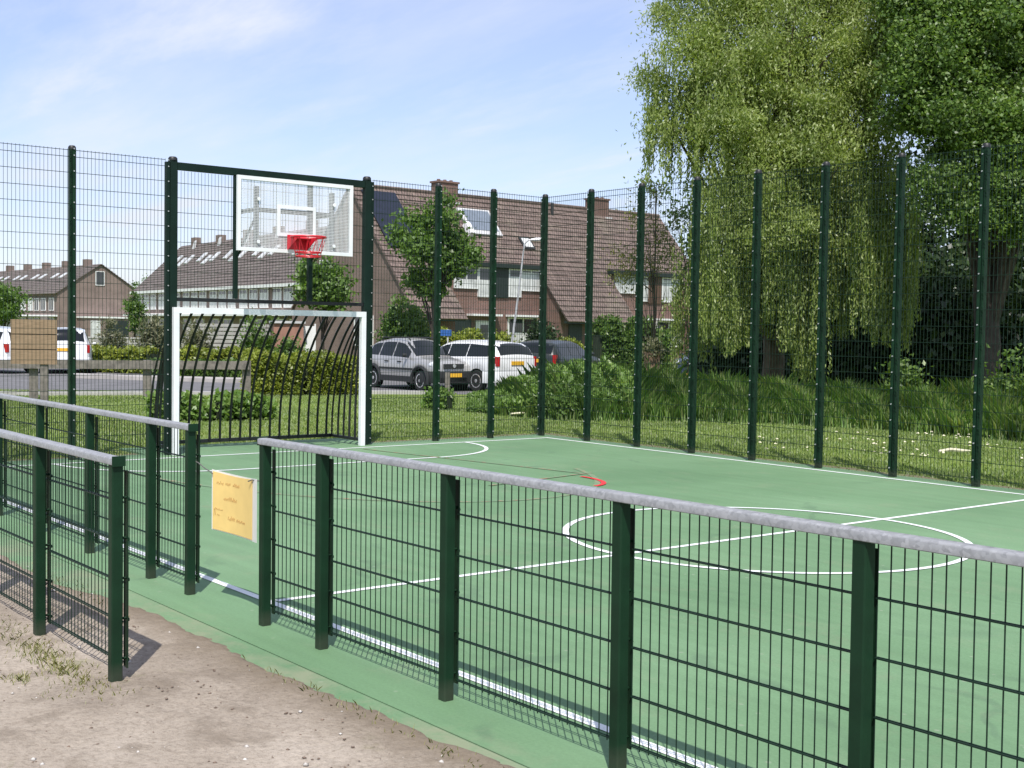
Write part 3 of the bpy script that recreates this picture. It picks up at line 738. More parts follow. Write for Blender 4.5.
# --- willow
def willow():
    rng = np.random.default_rng(5)
    o = at(772, 31.5); t = empty('willow_tree', o, 0, 'tall yellow green willow with hanging strands behind the side fence', 'tree')
    def e(px, d, z, rl, rd, rz):
        p = at(px, d) - o; return (p.x, p.y, z, rl, rl * .9 if rd is None else rd, rz)
    ells = [e(770, 31.5, 8.8, 2.6, None, 2.2), e(700, 31, 9.2, 1.3, None, 1.6), e(665, 31, 8.1, .7, None, 1.7), e(650, 30.8, 6.6, .38, None, .9), e(690, 31, 6.7, .75, None, 1.0), e(755, 30, 6.3, 1.6, None, 1.5),
            e(840, 30.5, 7.3, 1.6, None, 2.0), e(735, 30.3, 5.0, 1.1, None, 1.2), e(800, 30, 5.2, 1.2, None, 1.2), e(870, 30.8, 9.6, 1.6, None, 1.4), e(780, 32.5, 11., 2.6, None, 1.4), e(690, 32, 10.6, 1.2, None, 1.0), e(860, 30, 5.2, .9, None, 1.0), e(880, 29.8, 8.3, 1.2, None, 1.3), e(915, 30.5, 10.4, 1.3, None, 1.2), e(720, 30.8, 7.9, 1.2, None, 1.4), e(820, 29.6, 6.0, 1.2, None, 1.1), e(775, 29.4, 4.2, 1.2, None, .8), e(835, 29.3, 4.3, .9, None, .8)]
    P, C = clump_points(ells, 560, 370, .27, rng, .4)
    ax = rng.normal(0, .7, (len(P), 3)); ax[:, 2] -= .9
    Vs = [leaf_quads(P, ax, .105, .034, rng)]
    # hanging strands along the lower rim
    S_ = []
    def strand(px, d, z0, z1):
        p = at(px, d) - o; n = max(6, int((z0 - z1) / .022)); zz = np.linspace(z0, z1, n); dx, dy = rng.normal(0, .12, 2)
        f = np.linspace(0, 1, n)
        q = np.c_[p.x + dx * f + rng.normal(0, .035, n), p.y + dy * f + rng.normal(0, .035, n), zz]; S_.append(q)
    for cpx, zb, sp, k in [(700, 1.6, 6, 26), (712, 1.5, 7, 40), (728, 1.2, 6, 40), (742, 1.4, 6, 38), (757, 1.6, 6, 34), (771, 2.0, 6, 30), (786, 1.3, 5, 36), (842, 1.6, 6, 22), (862, 1.7, 6, 20), (797, .9, 5, 32), (806, .55, 4, 30), (814, .8, 4, 26), (824, 2.1, 5, 24), (835, 2.9, 6, 24), (846, 2.2, 5, 22),
                           (856, 3.1, 5, 24), (867, 2.2, 4, 22), (876, 1.5, 4, 22), (888, 2.3, 5, 26), (899, 1.4, 5, 34), (909, 2.0, 4, 20)]:
        dc = rng.uniform(28.8, 30.2)
        for _ in range(k): strand(cpx + rng.normal(0, sp), dc + rng.normal(0, .2), rng.uniform(3.9, 5.4), max(.3, zb + abs(rng.normal(0, .55))))
    for px, z0, z1 in [(675, 3.4, .9), (680, 3.0, 1.1), (668, 2.7, 1.5), (684, 3.2, .8), (690, 4.0, 1.3), (700, 4.3, 1.2), (705, 4., 1.), (698, 3.6, .9)]:
        for _ in range(3): strand(px + rng.normal(0, 3), 30.5, z0 + rng.normal(0, .3), z1 + rng.normal(0, .3))
    for _ in range(60):   # left fringe
        px = rng.uniform(640, 700); strand(px, rng.uniform(30.3, 31.5), rng.uniform(6, 8.5), rng.uniform(5.1, 6.6))
    for _ in range(160):
        px = rng.uniform(690, 880); strand(px, rng.uniform(29.3, 30.6), rng.uniform(5, 8.5), rng.uniform(3.6, 6))
    Q = np.concatenate(S_); ax = rng.normal(0, .5, (len(Q), 3)); ax[:, 2] -= 1.2
    Vs.append(leaf_quads(Q, ax, .11, .038, rng))
    V = np.concatenate([a for a, _ in Vs]); F = np.concatenate([Vs[0][1], Vs[1][1] + len(Vs[0][0])])
    np_mesh('crown', V, F, M['leafwillow'], t)
    limbs((0, 0, 0), .3, [(.05, 0, 1.2), (-.1, .05, 2.4), (.1, .1, 4.2), (0, 0, 6.5), (.1, 0, 8.5)], C, rng, M['bark'], t, nmax=60)
    return t
willow()
# --- dark broadleaf on the right
def dark_tree():
    o = at(985, 28.5)
    def e(px, d, z, r, rz): p = at(px, d) - o; return (p.x, p.y, z, r, r * .9, rz)
    ells = [e(1000, 28, 8.6, 2.2, 2.4), e(930, 27.6, 7.6, 1.2, 1.6), e(965, 27, 6.3, 1.3, 1.1), e(1040, 27, 6.2, 1.2, 1.2), e(920, 28.5, 9.8, 1.1, 1.4), e(1060, 28, 9, 1.8, 2),
            e(1000, 26.6, 4.9, .55, .45), e(930, 26.8, 4.9, .7, .35), e(965, 26.6, 4.35, .6, .25), e(1015, 26.4, 4.2, .45, .35), e(1060, 26.5, 4.4, .6, .5)]
    tree('broadleaf_tree', o, ells, 400, 520, .25, .092, .058, M['leafdark'], M['barkdark'], .34, [(.05, 0, 1.6), (-.1, 0, 3.2), (0, .1, 5.2), (0, 0, 7.5)], 'dark green broadleaf tree at the right edge, deep shade under it', droop=.4, seed=8, nmax=40)
dark_tree()
# shaded undergrowth under and behind those trees
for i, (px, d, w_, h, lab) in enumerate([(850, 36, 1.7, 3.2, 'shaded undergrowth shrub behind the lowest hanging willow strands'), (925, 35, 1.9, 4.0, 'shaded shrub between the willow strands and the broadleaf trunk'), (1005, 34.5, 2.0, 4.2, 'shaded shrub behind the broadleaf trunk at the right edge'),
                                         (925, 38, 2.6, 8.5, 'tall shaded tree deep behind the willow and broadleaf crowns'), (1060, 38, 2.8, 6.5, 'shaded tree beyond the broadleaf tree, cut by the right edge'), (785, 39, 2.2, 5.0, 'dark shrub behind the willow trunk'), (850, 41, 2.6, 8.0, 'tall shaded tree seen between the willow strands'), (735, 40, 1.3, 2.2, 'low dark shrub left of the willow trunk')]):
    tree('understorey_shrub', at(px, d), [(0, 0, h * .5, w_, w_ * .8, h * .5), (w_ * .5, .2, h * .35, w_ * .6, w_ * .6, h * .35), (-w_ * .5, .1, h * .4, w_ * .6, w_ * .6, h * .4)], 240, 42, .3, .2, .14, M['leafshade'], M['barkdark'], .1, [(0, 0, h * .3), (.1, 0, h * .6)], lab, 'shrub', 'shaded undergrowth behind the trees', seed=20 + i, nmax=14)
for i, (px, d, w_, h, lab) in enumerate([(1010, 25.2, .5, 1.5, 'small sunlit bush at the right edge above the tall grass'), (905, 27, .3, 1.3, 'thin sapling bush in the tall grass beside the shade')]):
    tree('small_bush', at(px, d), [(0, 0, h * .55, w_, w_, h * .45)], 40, 26, .14, .12, .08, M['leafdark'], M['barkdark'], .03, [(0, 0, h * .5)], lab, 'bush', seed=40 + i, nmax=8)

# --- young olive-leaved tree in front of the right house
def sapling():
    o = at(652, 34); 
    def e(px, d, z, r, rz): p = at(px, d) - o; return (p.x, p.y, z, r, r, rz)
    tree('sapling', o, [e(650, 34, 4.0, .55, 1.0), e(625, 34, 3.6, .5, .5), e(636, 34, 5.0, .35, .5), e(668, 34, 4.2, .35, .6), e(622, 34, 3.1, .35, .25), e(650, 34, 5.6, .25, .35)], 85, 20, .18, .11, .04, M['leafolive'], M['bark'], .04,
         [(.02, 0, .6), (.05, 0, 1.6), (.0, .02, 2.8), (.02, 0, 4.2), (0, 0, 5.6)], 'thin young tree with sparse olive leaves before the right house', seed=13, nmax=30)
    st = empty('tree_stump', at(651, 33), 0, 'thick brown pollarded stump with ivy in the tall weeds below the sapling', 'stump')
    MB().tube([(0, 0, 0), (.02, 0, .5), (0, .02, .95), (.03, 0, 1.25)], [.24, .2, .21, .24], 10).build('trunk', M['stub'], st, True)
    P, C = clump_points([(0, 0, 1.35, .32, .3, .35)], 26, 22, .1, RNG)
    V, F = leaf_quads(P, RNG.normal(0, 1, (len(P), 3)), .1, .06, RNG); np_mesh('foliage', V, F, M['leafgrey'], st)
    P, C = clump_points([(-.1, -.1, .6, .3, .3, .5)], 20, 18, .1, RNG)
    V, F = leaf_quads(P, RNG.normal(0, 1, (len(P), 3)), .1, .06, RNG); np_mesh('ivy', V, F, M['leafshrub'], st)
sapling()
# green sprigs between sapling and willow at top of the fence
def poplar_twigs():
    o = at(690, 36)
    def e(px, d, z, r, rz): p = at(px, d) - o; return (p.x, p.y, z, r, r, rz)
    tree('thin_tree', o, [e(690, 36, 4.9, .5, 1.2), e(672, 36, 5.2, .4, .7), e(655, 36, 5.8, .3, .3), e(640, 36, 6.1, .25, .2), e(700, 36, 3.7, .5, .8), e(705, 36, 2.6, .5, .8)], 75, 16, .16, .12, .075, M['leafdark'], M['bark'], .07,
         [(.0, 0, 1.2), (.05, 0, 2.6), (0, 0, 4.), (0, 0, 5.4)], 'thin dark leaved tree between the right house and the willow', seed=17, nmax=36)
poplar_twigs()
# --- maple before the gable, bush and shrubs
def street_tree():
    o = at(433, 44)
    def e(px, z, r, rz, d=44): p = at(px, d) - o; return (p.x, p.y, z, r, r, rz)
    tree('street_tree', o, [e(432, 4.6, 1.15, 1.55), e(412, 5.2, .7, .9), e(452, 4.4, .75, .9), e(470, 3.95, .35, .35), e(438, 5.9, .6, .6), e(425, 3.3, .7, .5)], 105, 62, .19, .17, .115, M['leafmaple'], M['barkdark'], .11,
         [(0, 0, 1.5), (.05, 0, 2.8), (0, .05, 4.2), (0, 0, 5.4)], 'round headed green street tree behind the silver car', seed=23, nmax=30)
street_tree()
def bush(px, d, w_, h, mat, label, n=90, per=40, ln=.16, wd=.11, sig=.17, seed=1, name='shrub', cat='shrub', z0=.45):
    return tree(name, at(px, d), [(0, 0, h * .52, w_, w_ * .85, h * .48), (w_ * .4, 0, h * .38, w_ * .6, w_ * .6, h * .36), (-w_ * .4, 0, h * .35, w_ * .6, w_ * .6, h * .33)], n, per, sig, ln, wd, mat, M['barkdark'], .06, [(0, 0, h * .3), (.05, 0, h * .6)], label, cat, seed=seed, nmax=12)
bush(404, 46.5, 1.05, 2.95, M['leafshrub'], 'large round green bush behind the silver car', 150, 44, seed=31)
bush(541, 49, .6, 2.35, M['leafshade'], 'dark upright conifer bush by the porch behind the white hatchback', 70, 40, seed=32, name='conifer_shrub')
bush(502, 50.5, .5, 1.75, M['leafyellow'], 'small yellow green bush under the lamp post', 45, 36, seed=33)
bush(112, 50, .55, 2.0, M['leafgrey'], 'grey green spiky shrub left of the goal frame', 50, 30, .22, .05, seed=34)
bush(155, 48, .9, 2.2, M['leafgrey'], 'wider grey green shrub just behind the goal frame post', 70, 34, .2, .07, seed=35)
bush(196, 52, .7, 1.9, M['leafgrey'], 'grey shrub before the slatted fence behind the goal', 50, 30, .2, .07, seed=36)
bush(258, 50, .8, 2.3, M['leafshrub'], 'green shrub beside the slatted fence seen through the goal', 60, 34, seed=37)
bush(288, 44, .35, 1.5, M['leafshrub'], 'narrow green shrub before the brick shed', 30, 30, seed=38)
def tree_px(px, d, zc, r, rz, mat, label, seed, n=110, per=40, name='small_tree'):
    return tree(name, at(px, d), [(0, 0, zc, r, r, rz), (r * .5, .1, zc - rz * .3, r * .6, r * .6, rz * .6), (-r * .5, 0, zc + rz * .15, r * .55, r * .55, rz * .6)], n, per, .2, .19, .13, mat, M['barkdark'], .09, [(0, 0, zc * .4), (.05, 0, zc * .8), (0, 0, zc)], label, 'tree', seed=seed, nmax=20)
tree_px(322, 50, 3.45, 1.15, 1.15, M['leafmaple'], 'small green tree seen below the basketball ring', 41)
tree_px(4, 80, 3.0, 1.3, 1.4, M['leafmaple'], 'dark green tree at the left edge above the wooden board', 42)
tree_px(134, 92, 2.9, .65, 2.0, M['leafshrub'], 'narrow green tree beside the far gable house', 43, 60)
tree_px(150, 132, 4.8, 2.2, 2.4, M['leafmaple'], 'distant tree between the two far houses', 44, 90)

def hedge(pts, wdt, h, mat, label, n, ln=.12, wd=.08, seed=1, name='hedge', cat='hedge', rough=.12):
    rng = np.random.default_rng(seed); P = [at(a, d) for a, d in pts]; o = P[0]
    t = empty(name, o, 0, label, cat)
    seg = [(P[i], P[i + 1]) for i in range(len(P) - 1)]; ls = np.array([(b_ - a_).length for a_, b_ in seg]); pr = ls / ls.sum()
    core = MB(); out = []
    for (a_, b_), k in zip(seg, rng.multinomial(n, pr)):
        dv = (b_ - a_).normalized(); nv = Vector((-dv.y, dv.x, 0)); ang = math.atan2(dv.y, dv.x)
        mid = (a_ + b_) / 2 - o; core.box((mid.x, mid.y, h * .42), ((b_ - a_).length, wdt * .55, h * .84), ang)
        u = rng.random(k) * (b_ - a_).length; ph = rng.random(k)
        x = rng.uniform(-1, 1, k); z = rng.random(k)
        side = rng.random(k) < .6
        x = np.where(side, np.sign(x) * rng.uniform(.75, 1.05, k), x); z = np.where(side, z, rng.uniform(.85, 1.05, k))
        wob = rough * (np.sin(u * 3.1 + 1) * np.sin(u * 1.3) + .5 * np.sin(u * 7.3 + x * 3)) 
        q = np.c_[(a_.x - o.x) + dv.x * u + nv.x * x * wdt / 2, (a_.y - o.y) + dv.y * u + nv.y * x * wdt / 2, z * h * (1 + wob) + .02]
        out.append(q + rng.normal(0, .04, q.shape))
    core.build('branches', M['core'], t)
    Q = np.concatenate(out); Q[:, 2] = np.maximum(Q[:, 2], 0.02)
    V, F = leaf_quads(Q, rng.normal(0, 1, (len(Q), 3)) + (0, 0, .4), ln, wd, rng); np_mesh('foliage', V, F, mat, t)
    return t
hedge([(243, 33.2), (300, 33.6), (356, 34.4)], 1.5, .95, M['leafyellow'], 'wide yellow green hedge seen through the goal', 19000, .09, .055, 51)
hedge([(150, 23.9), (215, 24.0), (268, 24.6)], .8, .36, M['weed'], 'low leafy planting behind the left of the goal', 3200, .12, .08, 52, 'low_planting', 'plants', .3)
hedge([(88, 47), (152, 46)], 1., .82, M['leafyellow'], 'low yellow green hedge right of the white estate car', 3500, .14, .09, 53)
hedge([(182, 45.5), (250, 45)], 1., .85, M['leafyellow'], 'low pale hedge across the road behind the goal', 3500, .14, .09, 54)
hedge([(150, 42.8), (300, 41.4)], .8, .5, M['leafshrub'], 'low dark green hedge along the pavement behind the goal', 3500, .13, .09, 58)
hedge([(428, 50), (476, 51)], 1.1, 1.55, M['leafyellow'], 'bright yellow green garden hedge between silver car and porch', 4500, .15, .1, 55)
hedge([(596, 47), (630, 47.5), (666, 48)], 1.2, 1.95, M['leafshrub'], 'tall green garden hedge before the right house', 7000, .15, .1, 56, rough=.2)
hedge([(556, 49), (580, 49.5)], .8, 1.3, M['leafyellow'], 'small green hedge behind the dark car', 1800, .14, .09, 57)

# --- tall grass and weeds between lawn and road
def tall_growth():
    rng = np.random.default_rng(3)
    def band(n, fn, hmin, hmax, w, name, mat, label):
        px, D, h = fn(n); lat = (px - 512) / FPX * D
        base = np.c_[CAM[0] + FH.x * D + RH.x * lat, CAM[1] + FH.y * D + RH.y * lat, np.full(len(px), -.03)]
        V, F = blades(base, np.ones(len(px)) * h, w, .62, rng, .9); tag(np_mesh(name, V, F, mat), label, 'grass', kind='stuff')
    def reeds(n):
        px = rng.uniform(585, 1120, n)
        near = np.interp(px, [580, 640, 700, 760, 800, 900, 1000, 1100], [25.2, 25.6, 25.6, 25.6, 25.2, 24.0, 22.3, 20.8])
        t = rng.random(n) ** 1.4; D = near + .15 * rng.normal(0, 1, n) + t * 4.
        h = np.interp(px, [580, 640, 720, 800, 900, 1000, 1100], [.95, .85, .75, .66, .66, .78, .9]) * np.interp(t, [0, .25, 1], [.55, .9, 1.15])
        h = h * (1 + .14 * np.sin(px * .11 + D) + .08 * np.sin(px * .31 + D * 3))
        return px, D, h
    band(60000, reeds, 0, 0, .013, 'tall_grass', M['reed'], 'tall uncut grass along the ditch behind the side fence')
    def weeds(n):
        px = rng.uniform(468, 640, n)
        near = np.interp(px, [460, 500, 560, 640], [27.6, 26.4, 25.2, 25.4]); t = rng.random(n)
        D = near + t * 3.2
        h = np.interp(px, [460, 490, 525, 560, 585, 640], [.15, .38, .80, 1.0, 1.1, 1.0]) * np.interp(t, [0, .3, 1], [.5, .9, 1.05]) * (1 + .10 * np.sin(px * .21 + D * 2) + .06 * np.sin(px * .57 + D * 5))
        return px, D, h
    band(9000, weeds, 0, 0, .014, 'weed_stems', M['reed'], 'tall weed stems on the bank before the white hatchback')
    px, D, h = weeds(30000); lat = (px - 512) / FPX * D
    Q = np.c_[CAM[0] + FH.x * D + RH.x * lat, CAM[1] + FH.y * D + RH.y * lat, h * rng.uniform(.2, .95, len(h))]
    V, F = leaf_quads(Q, rng.normal(0, 1, (len(Q), 3)) + (0, 0, .8), .12, .045, rng)
    tag(np_mesh('weed_leaves', V, F, M['weed']), 'leafy nettles and weeds on the bank before the white hatchback', 'weeds', kind='stuff')
    # small weeds at the foot of the bollard
    hedge([(428, 28.5), (450, 28.3)], .5, .3, M['weed'], 'small weed patch on the lawn before the silver car', 700, .1, .06, 61, 'weed_patch', 'weeds', .3)
tall_growth()

# ------------------------------------------------------------------ street things on the left
wb = empty('wooden_barrier', at(-40, 28.9), 0, 'long weathered wooden beam barrier on posts along the road left of the goal', 'barrier')
A_, B_ = at(-40, 28.9), at(249, 31.0); dv = B_ - A_; ang = math.atan2(dv.y, dv.x)
wb.rotation_euler = (0, 0, ang)
MB().box((dv.length / 2, 0, .80), (dv.length, .10, .20), 0, 0, .01).build('beam', M['wood'], wb)
for px, d in ((33, 29.4), (147, 30.25), (247, 30.95)):
    u = (at(px, d) - A_).length; MB().box((u, .12, .44), (.20, .14, .94), 0, 0, .01).build('post', M['wood'], wb)
def plankmat():
    m, nt, b, _ = new_mat('tan_board'); co = objco(nt)
    mp = nt.nodes.new('ShaderNodeMapping'); mp.inputs['Scale'].default_value = (3, 3, 30); nt.links.new(co, mp.inputs[0])
    c = ramp(nt, noise(nt, mp.outputs[0], 1.5, 5), [(.3, (.21, .145, .088)), (.7, (.30, .21, .13))]); nt.links.new(c, b.inputs['Base Color']); b.inputs['Roughness'].default_value = .8
    return m
M['tan'] = plankmat()
ws = empty('wooden_board', at(33.5, 26.2), YAW - PI / 2 + .0, 'square tan board of three planks on a post at the left edge', 'board')
for k, z in enumerate((.90, 1.215, 1.53)):
    MB().box((0, 0, z + .155), (.96, .03, .296), 0, 0, .003).build('plank', M['tan'], ws)
MB().box((.2, .045, .95), (.16, .06, 1.9), 0, 0, .01).build('post', M['wood'], ws)
MB().box((-.02, .04, 1.385), (.945, .045, .9)).build('backing', M['barkdark'], ws)
# bollard before the silver car
bo = MB().box((0, 0, .3), (.14, .14, .62), YAW, 0, .015).build('wooden_bollard', M['wood']); bo.location = at(447.5, 33.6); tag(bo, 'short pale wooden bollard before the nose of the silver car', 'bollard')
# street lamp
sl = empty('street_lamp', at(511, 47.5), 0, 'slender pale street lamp leaning before the right house', 'lamp')
t_ = RH * .42
MB().tube([(0, 0, 0), (0, 0, 1.2), (t_.x * .5, t_.y * .5, 3), (t_.x * 1., t_.y * 1., 5.0)], [.055, .048, .036, .028], 10).build('pole', M['lampgrey'], sl, True)
h0 = Vector((t_.x, t_.y, 5.0)); h1 = h0 + RH * .25 + Vector((0, 0, .16)); h2 = h0 + RH * .85 + Vector((0, 0, .20))
MB().tube([h0, h0.lerp(h1, .5) + Vector((0, 0, .05)), h1], .03, 8).build('arm', M['lampgrey'], sl, True)
MB().tube([h1, h1.lerp(h2, .3), h2], [.05, .075, .05], 8).build('lamp_head', M['lampgrey'], sl, True)
# blue board
bs = empty('blue_sign', at(441, 49.2), YAW - PI / 2, 'small blue board on a pale post above the yellow green hedge', 'sign')
MB().box((0, 0, 1.62), (.75, .04, .24)).build('sign_panel', M['blue'], bs)
for sx in (-1, 1): MB().box((sx * .24, .045, .88), (.05, .05, 1.76)).build('post', M['wframe'], bs)

# slatted fence and shed behind the goal
sf = empty('slatted_fence', at(186, 55), 0, 'grey slatted wooden garden fence seen through the goal', 'fence')
v_ = at(284, 55.5) - at(186, 55); sf.rotation_euler = (0, 0, math.atan2(v_.y, v_.x))
n = 3; L_ = v_.length
for i in range(n + 1): MB().box((L_ * i / n, .06, .98), (.1, .1, 1.96)).build('post', M['wood'], sf)
b = MB()
for k in range(10): b.box((L_ / 2, 0, .2 + .175 * k), (L_, .025, .13))
b.build('slat_panel', M['concrete'], sf)
sf2 = empty('garden_wall', at(70, 58), 0, 'low grey garden wall beyond the white cars', 'wall')
v_ = at(186, 57) - at(70, 58); sf2.rotation_euler = (0, 0, math.atan2(v_.y, v_.x))
MB().box((v_.length / 2, 0, .55), (v_.length, .2, 1.1)).build('wall', M['concrete'], sf2)
MB().box((v_.length / 2, 0, 1.13), (v_.length + .1, .26, .06)).build('coping', M['kerb'], sf2)
def facing(px, d, extra=0): return YAW - PI / 2 + extra
sh = empty('garden_shed', at(288, 53.5), facing(0, 0, .25), 'pinkish brick shed with white door seen through the goal', 'shed')
MB().box((0, 1, .95), (1.25, 2, 1.9)).build('wall', M['shingle'], sh)
MB().box((0, 1, 1.95), (1.4, 2.2, .1)).build('roof', M['lead'], sh)
d_ = MB().box((.88, .5, .9), (.5, .06, 1.8)).build('door', M['wframe'], sh)
MB().box((1.16, .5, .95), (.06, .1, 1.9)).build('door_frame', M['wframe'], sh)

# ------------------------------------------------------------------ houses
def window(parent, u, v, z, w, h, mat_pane='pane', nx=1, split=None, axis='u', name='window', half=None):
    """frame in the wall plane; axis 'u': wall runs along local x and looks along local -y*v sign"""
    b = MB(); fw = .07
    def bx(cu, cz, du, dz, dep=.1, off=0):
        if axis == 'u': b.box((cu, v + off, cz), (du, dep, dz))
        else: b.box((v + off, cu, cz), (dep, du, dz))
    bx(u, z + fw / 2, w, fw); bx(u, z + h - fw / 2, w, fw)
    for s in (-1, 1): bx(u + s * (w / 2 - fw / 2), z + h / 2, fw, h - 2 * fw)
    for i in range(1, nx): bx(u - w / 2 + w * i / nx, z + h / 2, fw * .9, h - 2 * fw)
    f = b.build(name, M['wframe'], parent)
    b = MB()
    if axis == 'u': b.box((u, v, z + h / 2), (w - .08, .06, h - .08))
    else: b.box((v, u, z + h / 2), (.06, w - .08, h - .08))
    b.build('pane', M[mat_pane], f)
    if half:
        b = MB(); s_ = half if half else .5; vs_ = -.033 if v < 0 else .033
        if axis == 'u': b.box((u, v + vs_, z + h * s_ / 2 + .02), (w - .13, .012, h * s_ - .1))
        b.build('net_curtain', M['curtain'], f)
    return f
def tiled(b, u0, u1, v0, z0, v1, z1, rows_h=.3, sgn=1):
    """stepped tile courses from the ridge (v0,z0) down to the eave (v1,z1)"""
    L = math.hypot(v1 - v0, z1 - z0); n = max(1, int(L / rows_h)); nv, nz = -(z1 - z0) / L, (v1 - v0) / L
    if nz < 0: nv, nz = -nv, -nz
    for i in range(n):
        a, c = i / n, (i + 1.12) / n; c = min(c, 1 + .02)
        va, za = v0 + (v1 - v0) * a, z0 + (z1 - z0) * a; vc, zc = v0 + (v1 - v0) * c, z0 + (z1 - z0) * c
        poly = [(va + nv * .02, za + nz * .02), (vc + nv * .07, zc + nz * .07), (vc + nv * .0, zc + nz * .0), (va - nv * .05, za - nz * .05)]
        b.prism(poly, u0, u1, lambda t, p, q: (t, sgn * p, q))
def right_terrace():
    # local x along the ridge (world +Y nearly), local -y towards the street
    t = empty('terraced_house', (-36.643, 29.518, 0), math.radians(92.08), 'brown brick terrace with a long red brown tiled roof and white windows behind the cars', 'house')
    U0, U1, ZR, SL = -1.1, 20.5, 8.62, 1.13
    prof = [(-3.4, 0), (3.4, 0), (3.4, 4.78), (0, ZR - .1), (-3.4, 4.78)]
    F_ = lambda tt, p, q: (tt, -p, q)
    MB().prism(prof, U0 + .15, U1 - .15, F_).build('wall', M['brick'], t)
    # wider gable walls reaching under the low eaves
    gp = [(-5.4, 0), (5.4, 0), (5.4, 2.45), (0, ZR - .12), (-5.4, 2.45)]
    MB().prism(gp, U0, U0 + .25, F_).build('gable_wall', M['brickgable'], t)
    MB().prism(gp, U1 - .25, U1, F_).build('gable_wall', M['brickgable'], t)
    cs = [(U0, 1.7), (8.1, 13.1), (18.9, U1)]
    for a, c in cs:
        MB().prism([(3.4, 0), (4.9, 0), (4.9, 2.9), (3.4, 4.5)], a + .12 if a > 0 else U0 + .27, c - .12 if c < 20 else U1 - .27, F_).build('porch_wall', M['brick'], t)
    rb = MB(); ve = 5.65; vw = 3.3
    tiled(rb, U0 - .12, U1 + .12, 0, ZR, vw, ZR - SL * vw, .33, -1)
    tiled(rb, U0 - .12, U1 + .12, 0, ZR, -ve, ZR - SL * ve, .33, -1)
    for a, c in cs: tiled(rb, a - (.12 if a < 0 else 0), c + (.12 if c > 20 else 0), vw, ZR - SL * vw, ve, ZR - SL * ve, .33, -1)
    rb.tube([(U0 - .12, 0, ZR + .05), (U1 + .12, 0, ZR + .05)], .11, 8)
    rf = rb.build('roof', M['tile'], t)
    for u in (4.6, 15.5):
        ch = MB().box((u, 0, ZR + .1), (1.2, .7, 1.0)).box((u, 0, ZR + .63), (1.32, .82, .09)).build('chimney', M['brick'], rf)
        for k in (-.4, 0, .4): MB().bar((u + k, 0, ZR + .67), (u + k, 0, ZR + .78), .09, 8).build('chimney_pot', M['brick'], ch)
        MB().box((u + .5, -.42, ZR - .42), (.5, .12, .1)).build('flashing', M['lead'], ch)
    MB().bar((11.6, -.5, ZR - .6), (11.6, -.5, ZR + .1), .09, 8).build('vent_pipe', M['trim'], rf)
    def onroof(u0, u1, v0, v1, lift, th, mat, name):
        nrm = math.hypot(1, SL); nv, nz = SL / nrm, 1 / nrm
        poly = [(v0 + nv * lift, ZR - SL * v0 + nz * lift), (v1 + nv * lift, ZR - SL * v1 + nz * lift), (v1 + nv * (lift + th), ZR - SL * v1 + nz * (lift + th)), (v0 + nv * (lift + th), ZR - SL * v0 + nz * (lift + th))]
        return MB().prism(poly, u0, u1, F_).build(name, mat, rf)
    onroof(-.75, 1.25, .25, 2.75, .1, .05, M['pv'], 'solar_panel')
    onroof(4.75, 6.85, .7, 1.9, .08, .10, M['lead'], 'collector_frame'); onroof(5.0, 6.7, .78, 1.72, .185, .02, M['pvgrey'], 'solar_collector')
    onroof(4.55, 4.85, 1.5, 2.0, .08, .3, M['white'], 'collector_box')
    onroof(7.95, 8.7, 1.85, 2.4, .08, .05, M['trim'], 'skylight_frame'); onroof(8.05, 8.6, 1.92, 2.33, .135, .015, M['curtain'], 'skylight')
    # dormer-like facades between the low roofs
    for s, (a, c) in enumerate(((1.7, 8.1), (13.1, 18.9))):
        MB().box(((a + c) / 2, -3.42, 4.95), (c - a - .02, .62, .2)).build('fascia', M['darkpanel'], t)
    vf = -3.44
    for u, w, z, h, half in ((3.35, 1.5, 3.75, 1.08, .45), (4.57, .94, 3.36, 1.47, .6), (6.47, .84, 3.42, 1.41, .75), (7.55, 1.3, 3.75, 1.08, .9)):
        window(t, u, vf, z, w, h, nx=2 if w > 1.2 else 1, half=half)
    MB().box((5.55, vf, 4.1), (.98, .08, 1.48)).build('wall_panel', M['darkpanel'], t)
    for u, w, z, h, half in ((14.45, 1.75, 3.85, .98, .9), (15.75, .8, 3.45, 1.38, .9), (17.7, .84, 3.45, 1.38, .92), (18.5, .75, 3.8, 1.0, .92)):
        window(t, u, vf, z, w, h, nx=2 if w > 1.2 else 1, half=half)
    MB().box((16.7, vf, 4.1), (1.08, .08, 1.48)).build('wall_panel', M['brownpanel'], t)
    for u, w in ((4.4, 1.9), (7.0, 2.1), (15.5, 1.9), (17.9, 2.0)):
        MB().box((u, -3.65, 2.48), (w, .5, .1)).build('canopy', M['wframe'], t)
    for u in (4.45, 15.6):
        d_ = MB().box((u, vf, 1.1), (.95, .1, 2.2)).build('door', M['wframe'], t); MB().box((u + .05, vf - .052, 1.35), (.5, .012, 1.3)).build('pane', M['pane'], d_)
    for u in (7.05, 17.9): window(t, u, vf, .95, 2., 1.45, nx=2, half=.5)
    MB().box((2.85, -3.45, 1.3), (1.7, .05, 1.9)).build('porch_recess', M['darkpanel'], t)
    for a, c in cs[1:2]:
        MB().box((9.3, -4.93, 1.05), (.9, .08, 2.1)).build('door', M['darkpanel'], t)
        window(t, 11.6, -4.93, 1.0, 1.2, 1.1, nx=2)
        MB().box(((a + c) / 2, -5.5, 2.2), (c - a, .22, .14)).build('gutter', M['darkpanel'], t)
        MB().bar((10.2, -5.05, 0), (10.2, -5.05, 2.2), .05, 8).build('drain_pipe', M['wframe'], t)
    MB().box((.45, -5.5, 2.2), (2.4, .22, .14)).build('gutter', M['darkpanel'], t)
    # gable windows (wall looks along local -x)
    xg = U0 - .04
